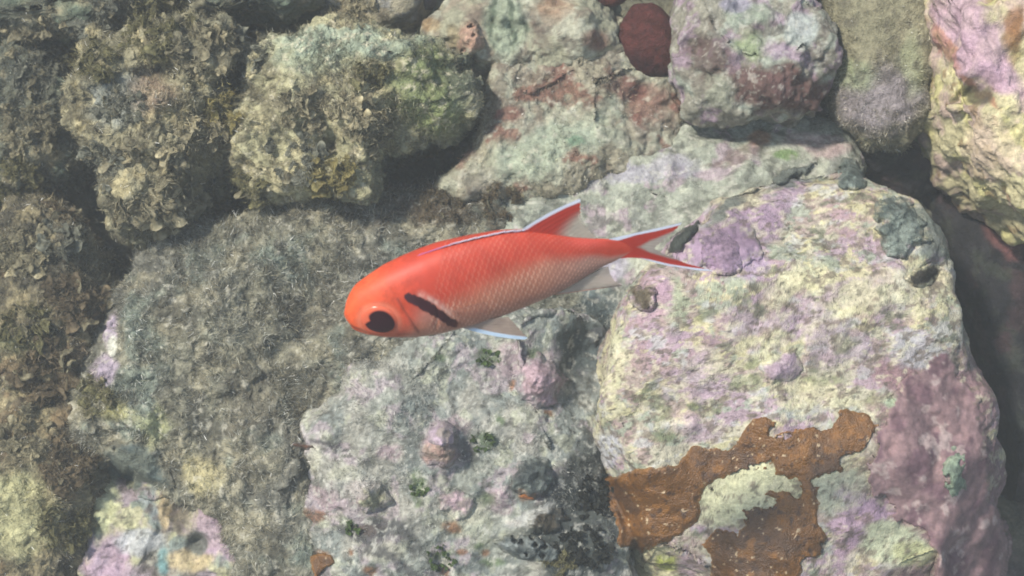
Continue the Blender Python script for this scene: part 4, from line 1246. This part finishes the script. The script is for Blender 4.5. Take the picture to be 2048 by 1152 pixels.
MAR = [(1812, 745), (1850, 720), (1885, 690), (1915, 740), (1950, 790), (1975, 850), (1985, 950), (1990, 1010), (2040, 1080), (2070, 1180), (1860, 1180), (1870, 1110), (1830, 1070), (1800, 1050),
       (1770, 1000), (1740, 1000), (1720, 960), (1735, 910), (1765, 870), (1770, 830), (1790, 800)]
crust('maroon_crust', MAR, 0.0012, col_mar, MS, 'dusky maroon crust down the right flank of the big boulder', 'coralline crust', seed=8, edge=10, wob=22, rough=1.2, blend=1.1)
crust('purple_crust', [(1352, 470), (1400, 452), (1440, 450), (1490, 440), (1520, 470), (1530, 505), (1490, 535), (1440, 548), (1395, 545), (1370, 520), (1350, 500)], 0.002, col_purp, MS,
      'bumpy purple crust on the big boulder just past the tail of the fish', 'coralline crust', seed=9, edge=30, wob=26, blend=0.85)

# lumps: small growths sitting on the rocks
def mound(name, px, py, rx, ry, rz, rot, col, col2, mat, label, cat, seed=1, rough=0.45, blend=0.6, dish=0.0):
    lr = np.random.default_rng(seed); a = math.radians(rot); pts = []
    for k in range(16):
        t = 2 * math.pi * k / 16; r = 1 + lr.normal() * 0.10
        x, y = rx * r * math.cos(t), ry * r * math.sin(t)
        pts.append((px + x * math.cos(a) - y * math.sin(a), py + x * math.sin(a) + y * math.cos(a)))
    m = min(rx, ry)
    def colf(P, X, Y, D):
        w = sstep(-0.2, 0.4, fbm(P, 0.006, 4, seed + 40))[:, None]
        c = A(*col) * (1 - w) + A(*col2) * w
        return c * (1 + 0.4 * fbm(P, 0.003, 4, seed + 41))[:, None]
    return crust(name, pts, rz, colf, mat, label, cat, step=1.8, edge=m * 0.85, wob=m * 0.28, seed=seed, rough=rough, soft=True, blend=blend)
def lump(name, px, py, rx, ry, rz, rot, col, col2, mat, label, cat, seed=1, rough=0.22, ns=0.006, sink=0.35, n0=None):
    N1, N2 = 96, 64
    th = np.linspace(0, 2 * np.pi, N1, endpoint=False); ph = np.linspace(0.02, np.pi - 0.02, N2)
    Tg, Pg = np.meshgrid(th, ph, indexing='ij'); t = Tg.ravel(); f = Pg.ravel()
    D = np.stack([np.cos(t) * np.sin(f), np.sin(t) * np.sin(f), np.cos(f)], -1)
    h = n0; sc = K * (CAM_D - h)
    Q = D * np.array([rx * sc, ry * sc, rz])
    r = 1 + rough * fbm(Q + seed * 0.37, ns * 1.6, 4, seed) + rough * 0.4 * fbm(Q + seed * 0.37, ns * 0.5, 3, seed + 1)
    Q = Q * r[:, None]
    a = math.radians(-rot); ca, sa = math.cos(a), math.sin(a)
    Q = np.stack([Q[:, 0] * ca - Q[:, 1] * sa, Q[:, 0] * sa + Q[:, 1] * ca, Q[:, 2]], -1)
    w = sstep(-0.2, 0.5, fbm(Q + seed, ns * 1.5, 4, seed + 5))[:, None]
    c = A(*col) * (1 - w) + A(*col2) * w
    c = c * (1 + 0.35 * fbm(Q + seed, 0.003, 3, seed + 9))[:, None]
    F = grid_faces(N1, N2, True); idx = np.arange(N1 * N2).reshape(N1, N2); a0 = idx[:, 0]; a1 = idx[:, -1]
    V = np.concatenate([Q, [Q[a0].mean(0)], [Q[a1].mean(0)]]); c = np.concatenate([c, c[:1], c[-1:]])
    T = np.concatenate([np.stack([a0, np.roll(a0, -1), np.full(N1, len(Q))], -1)[:, ::-1], np.stack([a1, np.roll(a1, -1), np.full(N1, len(Q) + 1)], -1)])
    org = loc(px, py, h)
    me = make_mesh(name, V, quads=F[:, ::-1], tris=T[:, ::-1], color=c)
    o = link(name, me, mat, origin=tuple(org)); tag(o, label, cat)
    return o
lump('red_sponge', 1300, 80, 61, 78, 0.018, -18, (88, 48, 44), (68, 38, 38), MT, 'smooth dark red lobed sponge between the rocks near the top', 'sponge', seed=2, rough=0.14, ns=0.02, n0=-0.055)
lump('dark_red_sponge', 1205, -4, 48, 22, 0.012, 0, (112, 66, 58), (90, 56, 52), MT, 'small dark red sponge lobe at the top edge above the red sponge', 'sponge', seed=12, rough=0.2, ns=0.015, n0=-0.055)
lump('green_algae_ball', 1852, 274, 28, 26, 0.012, 0, (140, 150, 84), (96, 110, 70), MT, 'yellow green ball of algae in the dark gap at upper right', 'algae', seed=18, rough=0.4, n0=-0.09)
mound('grey_green_sponge', 1800, 458, 54, 62, 0.010, 20, (138, 148, 138), (96, 106, 100), MT, 'round hollowed grey green growth on the upper right of the big boulder', 'sponge', seed=3, blend=0.35)
mound('grey_disc', 1700, 350, 32, 28, 0.006, 0, (128, 138, 130), (92, 102, 96), MT, 'small grey disc on the top edge of the big boulder', 'sponge', seed=4, blend=0.35)
mound('brown_sponge', 1287, 594, 36, 26, 0.006, 20, (116, 106, 88), (84, 74, 60), MT, 'brown growth under the tail on the left edge of the big boulder', 'sponge', seed=5)
mound('pink_lump', 1082, 762, 46, 50, 0.008, -20, (196, 168, 174), (170, 144, 146), MR, 'knobbly pink lump on the right of the flat grey rock', 'coralline lump', seed=6, rough=0.7)
mound('mauve_lump', 886, 870, 32, 26, 0.008, 0, (184, 164, 176), (160, 148, 140), MR, 'mauve capped bump in the middle of the flat grey rock', 'coralline lump', seed=7, rough=0.5)
mound('rosy_lump', 878, 908, 38, 32, 0.007, 20, (174, 154, 140), (188, 156, 144), MT, 'rosy tan bump just below the mauve capped one', 'coralline lump', seed=8, rough=0.6)
mound('charcoal_sponge', 1064, 955, 46, 38, 0.010, -10, (84, 90, 88), (116, 124, 118), MT, 'charcoal rounded lump with orange base on the flat grey rock', 'sponge', seed=9, rough=0.4, blend=0.4)
mound('orange_nodule', 1056, 992, 20, 9, 0.003, 0, (186, 116, 52), (150, 96, 56), MR, 'orange nodule at the foot of the charcoal lump', 'sponge', seed=10)
mound('grey_finger_sponge', 1054, 1098, 66, 24, 0.008, 12, (100, 108, 106), (142, 148, 144), MT, 'grey finger shaped sponge lying at the bottom of the flat grey rock', 'sponge', seed=11, blend=0.4)
mound('dark_brown_sponge', 1094, 1042, 42, 28, 0.008, -5, (62, 56, 48), (90, 84, 72), MT, 'dark brown lump above the grey finger sponge', 'sponge', seed=13, rough=0.6)
mound('pale_nodule', 750, 1000, 34, 28, 0.007, 0, (192, 190, 158), (150, 146, 122), MT, 'pale yellow nodule in the lower middle of the flat grey rock', 'coralline lump', seed=14)
mound('pink_nodule', 915, 1010, 38, 28, 0.006, 0, (200, 174, 178), (180, 164, 158), MR, 'smooth pink nodule right of the pale yellow one', 'coralline lump', seed=15)
mound('violet_lump', 1442, 502, 50, 44, 0.0055, 0, (160, 136, 154), (136, 116, 134), MR, 'violet lump in the middle of the purple crust', 'coralline lump', seed=16, rough=0.3)
mound('lilac_bump', 1560, 740, 44, 34, 0.0025, 0, (192, 168, 180), (182, 160, 172), MR, 'lilac bump in the centre of the big boulder face', 'coralline lump', seed=17, rough=0.3)
mound('mint_sponge', 1906, 950, 34, 60, 0.005, 5, (150, 166, 142), (128, 142, 124), MR, 'pale mint green blister on the maroon flank', 'sponge', seed=19, rough=0.3)
mound('dark_hole_patch', 1850, 548, 38, 20, 0.003, -30, (74, 70, 62), (56, 54, 50), MT, 'dark pointed patch painted for the hole on the right rim of the big boulder', 'painted_hole', seed=20)  # darkness of the rim hole painted on a low mound
mound('tube_worm', 605, 892, 24, 8, 0.003, 5, (110, 72, 50), (86, 64, 52), MS, 'little brown tube worm on the left edge of the flat grey rock', 'worm', seed=21)
mound('peach_lump', 944, 76, 30, 34, 0.008, 0, (200, 164, 142), (182, 156, 134), MT, 'peach coloured lump on the cream ridged rock', 'coralline lump', seed=22)

# leafy blades of seaweed
def frond_mesh(kind, seed):
    lr = np.random.default_rng(seed)
    nu, nv = 15, 11
    u = np.linspace(-1, 1, nu); v = np.linspace(0.0, 1, nv)
    U, V = np.meshgrid(u, v, indexing='ij'); U = U.ravel(); V = V.ravel()
    ph = lr.uniform(0, 6, 4)
    if kind == 0:            # ruffled fan
        span = lr.uniform(0.6, 1.2)
        edge = (1 + 0.10 * np.sin(U * 5 + ph[0]) + 0.05 * np.sin(U * 9 + ph[1])) * (1 - 0.35 * U ** 4)
        r = 0.012 * V * edge; a = U * span * (0.55 + 0.45 * np.sqrt(V))
        X = r * np.sin(a); Y = r * np.cos(a); r_ = V
        Z = 0.0018 * V ** 1.3 * np.sin(U * 3.2 + ph[2]) + 0.004 * V ** 2 * lr.uniform(-1.4, 0.4) - 0.002 * U ** 2 * V + 0.0006 * np.sin(V * 9 + U * 3 + ph[3]) + 0.0026 * fbm(np.stack([U, V, 0 * V], -1) + seed, 0.5, 4, seed, 0.65) * (0.3 + V)
    else:                    # lobed strap
        w = 0.0034 * (0.45 + 0.55 * np.abs(np.sin(V * 5.5 + ph[0]))) * np.sqrt(np.clip(1.08 - V, 0, 1) * (V + 0.15)) * 2
        X = U * w + 0.003 * np.sin(V * 3 + ph[1]); Y = V * 0.014
        Z = 0.004 * V ** 2 * lr.uniform(-1, 2) + 0.0012 * np.sin(U * 2 + V * 7 + ph[2]) * V + 0.0018 * np.abs(U)
    P = np.stack([X, Y, Z], -1)
    g = P.reshape(nu, nv, 3); nn = np.cross(np.gradient(g, axis=0), np.gradient(g, axis=1)).reshape(-1, 3); nn /= np.linalg.norm(nn, axis=1)[:, None] + 1e-9
    t = 0.00045
    VV = np.concatenate([P + nn * t, P - nn * t]); F = grid_faces(nu, nv); n0 = nu * nv
    lp = np.concatenate([np.arange(nu) * nv, (nu - 1) * nv + np.arange(1, nv), np.arange(nu - 2, -1, -1) * nv + nv - 1, np.arange(nv - 2, 0, -1)])
    E = np.stack([lp, np.roll(lp, -1), np.roll(lp, -1) + n0, lp + n0], -1)
    w = fbm(P + seed, 0.004, 3, seed)
    return VV, np.concatenate([F, F[:, ::-1] + n0, E]), V, w
FV = {}
def frond(kind, var, pal):
    key = (kind, var, pal)
    if key not in FV:
        VV, F, V, w = frond_mesh(kind, 100 + var * 7 + kind)
        c1, c2 = PALS[pal]
        t = np.clip(0.5 + w * 0.8, 0, 1); t = np.concatenate([t, t]); e = np.concatenate([V, V])
        c = A(*c1) * (1 - t)[:, None] + A(*c2) * t[:, None]
        c = c * (0.8 + 0.35 * e)[:, None]
        me = make_mesh('frond', VV, quads=F, color=c); me.materials.append(ML); FV[key] = me
    return FV[key]
PALS = {'tan': ((186, 178, 146), (150, 142, 116)), 'cream': ((216, 206, 170), (184, 172, 136)), 'yellow': ((196, 184, 124), (164, 150, 98)), 'green': ((112, 132, 82), (82, 104, 62)), 'black': ((66, 68, 62), (44, 46, 44)), 'orange': ((176, 118, 66), (130, 88, 52)),
        'grey': ((170, 170, 150), (116, 118, 104)), 'brown': ((150, 134, 106), (116, 104, 84)), 'olive': ((160, 154, 110), (108, 106, 78)), 'dark': ((112, 108, 90), (74, 74, 64))}
def clump(px, py, spread, n, pal, label, seed, size=1.0, kind=None, droop=(0.2, -0.6), group=None):
    lr = np.random.default_rng(seed)
    h0 = float(height(px, py)); org = loc(px, py, h0)
    root = empty('leafy_seaweed', tuple(org)); tag(root, label, 'seaweed', group)
    for k in range(int(n * 2.4)):
        a = lr.uniform(0, 2 * np.pi); rr = math.sqrt(lr.uniform(0, 1)) * spread
        x, y = px + rr * math.cos(a), py + rr * math.sin(a) * 0.9
        p = loc(x, y, float(height(x, y))) - org; p[2] += lr.uniform(-0.001, 0.003)
        kd = kind if kind is not None else int(lr.integers(0, 2))
        me = frond(kd, int(lr.integers(0, 5)), pal if (lr.random() < 0.8 or pal in ('green', 'black')) else ('tan' if pal != 'tan' else 'cream'))
        o = bpy.data.objects.new('frond', me); COL.objects.link(o); o.parent = root
        
        d = Vector((droop[0] * 0.6 + 0.5 * math.cos(a) + lr.normal() * 0.45, droop[1] - 0.4 * math.sin(a) + lr.normal() * 0.45, lr.uniform(0.25, 0.9))).normalized()
        q = d.to_track_quat('Y', 'Z').to_matrix().to_4x4()
        s = size * lr.uniform(0.35, 0.85)
        if pal not in ('green', 'black'): FUZZ.append((org + p, d, PALS[pal][0], s))
        o.matrix_local = Matrix.Translation(tuple(p)) @ q @ Matrix.Rotation(lr.uniform(-0.9, 0.9), 4, 'Y') @ Matrix.Scale(s, 4)
FUZZ = []
CL = [
 (405, 100, 52, 22, 'tan', 'round tan leafy tuft curling at the upper right of the shaggy rock', 1.0, 0),
 (300, 75, 46, 14, 'olive', 'olive leafy tuft on top of the shaggy rock in the upper left', 0.8, 0),
 (440, 225, 34, 14, 'yellow', 'yellow leafy tuft in the gap right of the shaggy rock', 0.9, 1),
 (400, 270, 40, 14, 'cream', 'cream strap seaweed hanging below the yellow tuft', 0.9, 1),
 (310, 300, 54, 22, 'tan', 'tan seaweed draped over the foot of the shaggy rock', 1.1, 0),
 (350, 400, 56, 26, 'cream', 'pale cream cluster of broad fronds below the shaggy rock', 1.3, 0),
 (270, 410, 40, 12, 'tan', 'tan fronds at the left of the pale cream cluster', 1.0, 1),
 (240, 200, 40, 12, 'grey', 'grey leafy fuzz on the left shoulder of the shaggy rock', 0.7, 0),
 (610, 215, 46, 18, 'tan', 'tan tuft on the left face of the rounded olive boulder', 0.8, 0),
 (710, 225, 44, 16, 'cream', 'cream leafy tuft in the middle of the rounded olive boulder', 0.8, 0),
 (750, 260, 34, 12, 'tan', 'tan tuft on the lower edge of the olive boulder by the dark gap', 0.9, 1),
 (590, 310, 52, 18, 'grey', 'grey tan seaweed below the rounded olive boulder', 0.9, 0),
 (660, 340, 44, 14, 'yellow', 'yellowish seaweed just above the turf covered boulder', 0.8, 0),
 (735, 145, 30, 8, 'olive', 'olive tuft near the top of the rounded olive boulder', 0.8, 1),
 (70, 60, 60, 20, 'tan', 'tan seaweed at the top left corner', 0.9, 0),
 (170, 30, 50, 16, 'grey', 'grey seaweed along the top edge left of the shaggy rock', 0.9, 0),
 (330, 10, 60, 18, 'olive', 'olive seaweed hanging from the top edge over the shaggy rock', 0.9, 1),
 (470, 15, 44, 14, 'tan', 'tan seaweed hanging from the top edge right of the shaggy rock', 0.9, 1),
 (700, 20, 40, 12, 'cream', 'cream tuft on the small stone at the top edge', 0.8, 0),
 (70, 150, 50, 16, 'grey', 'grey tuft in the dark upper left below the corner seaweed', 0.8, 1),
 (60, 250, 50, 18, 'tan', 'tan tuft on the dark weedy rock at the left edge', 0.8, 1),
 (40, 360, 46, 16, 'olive', 'olive tuft at the foot of the dark weedy rock', 0.8, 0),
 (128, 410, 26, 12, 'brown', 'brown knob of fronds above the grey curled frond', 0.8, 0),
 (135, 470, 36, 10, 'grey', 'grey curled fronds in front of the dark hollow on the left', 1.1, 0),
 (50, 500, 50, 20, 'tan', 'tan bushy seaweed at the left edge halfway up', 0.9, 0),
 (150, 600, 54, 22, 'brown', 'brown bushy seaweed left of the pink flecked rim of turf', 0.9, 0),
 (50, 640, 50, 18, 'olive', 'olive bushy seaweed at the left edge below the middle', 0.9, 1),
 (90, 740, 60, 22, 'brown', 'brown drooping seaweed in the lower left above the pebble holes', 1.0, 0),
 (50, 860, 50, 16, 'tan', 'tan seaweed on the weedy rock in the bottom left corner', 0.8, 0),
 (140, 930, 44, 16, 'brown', 'rusty brown tuft left of the smooth grey flap', 0.8, 0),
 (130, 1050, 44, 14, 'olive', 'olive tuft near the bottom edge left of the pink rock', 0.8, 1),
 (190, 120, 40, 14, 'olive', 'olive fronds filling the gap left of the shaggy rock', 0.9, 1),
 (190, 330, 46, 16, 'grey', 'grey fronds in the dark trench below left of the shaggy rock', 0.9, 0),
 (500, 90, 40, 14, 'grey', 'grey fronds in the gap between the shaggy rock and the olive boulder', 0.9, 0),
 (490, 390, 50, 16, 'olive', 'olive fronds where the turf boulder meets the weedy gap', 0.9, 0),
 (215, 520, 44, 14, 'tan', 'tan fronds in the hollow left of the turf boulder', 0.9, 1),
 (190, 790, 36, 12, 'olive', 'olive fronds beside the yellow patch on the turf boulder', 0.8, 0),
 (1190, 990, 40, 20, 'black', 'blackish lobed algae beside the charcoal lump', 0.55, 0),
 (1165, 1090, 50, 26, 'black', 'blackish lobed algae at the bottom edge left of the sponge', 0.55, 0),
 (1120, 1130, 30, 10, 'olive', 'small olive algae at the bottom edge under the grey finger sponge', 0.5, 0),
 (966, 882, 22, 9, 'green', 'green algae flecks right of the mauve capped bump', 0.35, 0),
 (838, 975, 14, 7, 'green', 'green algae flecks above the pink nodule', 0.35, 0),
 (704, 1054, 10, 5, 'green', 'green algae speck left of the dark crevice on the flat rock', 0.35, 0),
 (884, 1112, 30, 9, 'green', 'scattered green algae at the bottom edge of the flat grey rock', 0.32, 0),
 (978, 712, 22, 7, 'green', 'green algae bits under the belly fin of the fish', 0.32, 0),
 (890, 405, 46, 14, 'brown', 'dark brown tuft of algae just above the back of the fish', 0.6, 1),
 (1000, 400, 36, 10, 'brown', 'brown tuft below the dark gap in front of the back fin', 0.6, 1),
]
for i, (x, y, sp, n, pal, lab, sz, kd) in enumerate(CL):
    clump(x, y, sp, n, pal, lab, 300 + i, size=sz, kind=kd)

# smooth grey flap over the lower left hollow, its shade painted into the colour
def flap():
    nu, nv = 60, 50
    poly = [(192, 928), (215, 890), (265, 872), (310, 890), (338, 920), (345, 960), (338, 995), (300, 1002), (262, 985), (215, 965)]
    def colf(P, X, Y, D):
        c = np.tile(A(116, 122, 110), (len(P), 1)); t = sstep(-0.2, 0.4, fbm(P, 0.012, 4, 95))[:, None]
        c = c * (1 - t) + A(98, 110, 106) * t
        t = sstep(960, 1000, Y + 0.2 * X - 60)[:, None] * 0.5; return c * (1 - t) + A(160, 160, 140) * t
    return crust('hollow_shade_flap', poly, 0.005, colf, MT, 'smooth grey flap coloured as the shaded hollow in the lower left', 'sponge', seed=15, edge=40, wob=16, rough=0.5, blend=0.6)
flap()
def leafblade(name, poly, col, label, seed, thick=0.003):
    def colf(P, X, Y, D):
        c = np.tile(A(*col), (len(P), 1)); return c * (1 + 0.25 * fbm(P, 0.006, 4, seed))[:, None]
    return crust(name, poly, thick, colf, MT, label, 'algae', seed=seed, edge=9, wob=8, rough=0.4, blend=0.3)
leafblade('grey_algae', [(1535, 355), (1560, 335), (1600, 325), (1640, 312), (1672, 306), (1640, 330), (1600, 352), (1575, 366), (1550, 368)], (120, 126, 118), 'flat grey blade of algae lying on the top rim of the big boulder', 31)
leafblade('dark_algae', [(1338, 496), (1348, 474), (1368, 458), (1398, 440), (1396, 462), (1380, 482), (1362, 502), (1344, 506)], (76, 80, 74), 'dark curled blade of algae right behind the tail tip', 32)

def fuzz():
    lr = np.random.default_rng(77); per = 60; m = len(FUZZ); n = m * per
    P = np.repeat(np.array([f[0] for f in FUZZ]), per, 0); D = np.repeat(np.array([list(f[1]) for f in FUZZ]), per, 0); S = np.repeat(np.array([f[3] for f in FUZZ]), per)[:, None]
    c = np.repeat(np.array([A(*f[2]) for f in FUZZ]), per, 0)
    side = np.cross(D, lr.normal(size=(n, 3))); side /= np.linalg.norm(side, axis=1)[:, None]
    base = P + D * 0.011 * S * lr.uniform(0.1, 1.0, (n, 1)) + side * S * 0.006 * lr.normal(size=(n, 1))
    d = D * 0.5 + lr.normal(size=(n, 3)) * 0.7; d /= np.linalg.norm(d, axis=1)[:, None]
    L = lr.uniform(0.0012, 0.0040, (n, 1)); sd = np.cross(d, lr.normal(size=(n, 3))); sd /= np.linalg.norm(sd, axis=1)[:, None]; W = 0.00018
    V = np.stack([base - sd * W, base + sd * W, base + d * L * .5 + sd * W * .8, base + d * L * .5 - sd * W * .8, base + d * L + lr.normal(size=(n, 3)) * L * .2], 1).reshape(-1, 3)
    o5 = np.arange(n) * 5; Q = np.stack([o5, o5 + 1, o5 + 2, o5 + 3], -1); T = np.stack([o5 + 3, o5 + 2, o5 + 4], -1)
    me = make_mesh('filament_algae', V, quads=Q, tris=T, color=np.repeat(c * np.exp(lr.normal(size=(n, 1)) * 0.3), 5, 0))
    tag(link('filament_algae', me, MB), 'fine fuzz of filaments growing over all the leafy seaweed', 'filament algae', kind='stuff')
fuzz()
# loose rubble down in the gaps
def rubble():
    lr = np.random.default_rng(55); Vs, Fs, Cs = [], [], []; n0 = 0
    th = np.linspace(0, 2 * np.pi, 14, endpoint=False); ph = np.linspace(0.1, np.pi - 0.1, 9)
    Tg, Pg = np.meshgrid(th, ph, indexing='ij'); t = Tg.ravel(); f = Pg.ravel()
    D = np.stack([np.cos(t) * np.sin(f), np.sin(t) * np.sin(f), np.cos(f)], -1); F = grid_faces(14, 9, True)[:, ::-1]
    cols = [A(140, 130, 105), A(110, 108, 96), A(160, 150, 120), A(120, 112, 110), A(96, 100, 90)]
    for k in range(420):
        x = lr.uniform(-40, 2088); y = lr.uniform(-40, 1192)
        h = float(height(x, y))
        if h > -0.07 or x > 1700: continue
        r = lr.uniform(0.004, 0.013)
        Q = D * r * lr.uniform(0.6, 1.2, 3); Q = Q * (1 + 0.35 * fbm(Q + k, 0.008, 3, k % 9))[:, None]
        Vs.append(Q + loc(x, y, max(h, -0.135) + r * 0.3)); Fs.append(F + n0); n0 += len(Q)
        c = cols[lr.integers(0, 5)] * (1 + 0.4 * fbm(Q + k, 0.004, 3, 7))[:, None]; Cs.append(c)
    me = make_mesh('rubble', np.concatenate(Vs), quads=np.concatenate(Fs), color=np.concatenate(Cs))
    o = link('rubble', me, MT); tag(o, 'loose stones and shell rubble lying in the gaps between rocks', 'rubble', kind='stuff')
rubble()
# fine turf
def pmask(R, spots, soft=0.5):
    px = R['px']; w = np.zeros(len(px))
    for (x, y, rx, ry) in spots:
        r = np.hypot((px[:, 0] - x) / rx, (px[:, 1] - y) / ry); w = np.maximum(w, 1 - sstep(1 - soft, 1 + soft, r))
    return w
def allm(R, scale=0.012, seed=1): return np.clip(0.5 + fbm(R['P'], scale, 3, seed), 0.05, 1)
px4 = R4['px']
m4 = allm(R4) * (1 - pmask(R4, [(215, 690, 26, 90)], 0.2))
blades('turf_algae', R4, 60000, 0.0042, 0.00016, m4, TAN + GRY, 'fine brown grey turf matting the boulder left of the red fish', seed=3)
blades('turf_algae', R6, 22000, 0.0030, 0.00016, allm(R6), TAN, 'short olive turf on the rounded boulder above the dark gap', seed=4)
blades('turf_algae', R7, 16000, 0.0034, 0.00016, allm(R7), TAN, 'pale fuzz of turf over the shaggy rock in the upper left', seed=5)
blades('turf_algae', R3, 22000, 0.0018, 0.00013, pmask(R3, [(720, 720, 150, 110), (1150, 1050, 90, 120), (900, 820, 200, 120), (780, 1000, 200, 120)]) * allm(R3), GRY, 'thin grey turf on the flat grey rock under the fish', seed=6)
blades('turf_algae', R8, 9000, 0.0022, 0.00014, allm(R8), TAN, 'sparse tan turf on the rock right of the dark gap', seed=7)
blades('turf_algae', R12, 8000, 0.0026, 0.00014, allm(R12), TAN, 'olive fuzz on the rock left of the bright corner boulder', seed=8)
blades('turf_algae', BED, 30000, 0.005, 0.0002, allm(BED, 0.03), TAN + [(90, 84, 66)], 'dim tufts of turf down in the gaps between the rocks', seed=19)
blades('turf_algae', R2, 5000, 0.0020, 0.00014, pmask(R2, [(960, 400, 80, 40), (1150, 650, 100, 90), (1600, 240, 120, 20)]), GRY, 'grey turf on the rim of the mottled rock behind the tail', seed=9)
for R, n, l, lab in ((R15, 12000, .0032, 'brown turf on the weedy rock in the bottom left corner'), (R16, 12000, .0034, 'brown turf on the weedy rock at the left edge halfway up'),
                (R17, 10000, .0034, 'grey turf on the dark weedy rock near the top left'), (R18, 9000, .0032, 'grey turf on the ledge along the top left edge')):
    blades('turf_algae', R, n, l, 0.00017, allm(R), TAN + [(90, 84, 66)], lab, seed=10)
print('growths', round(time.time() - T0, 1))
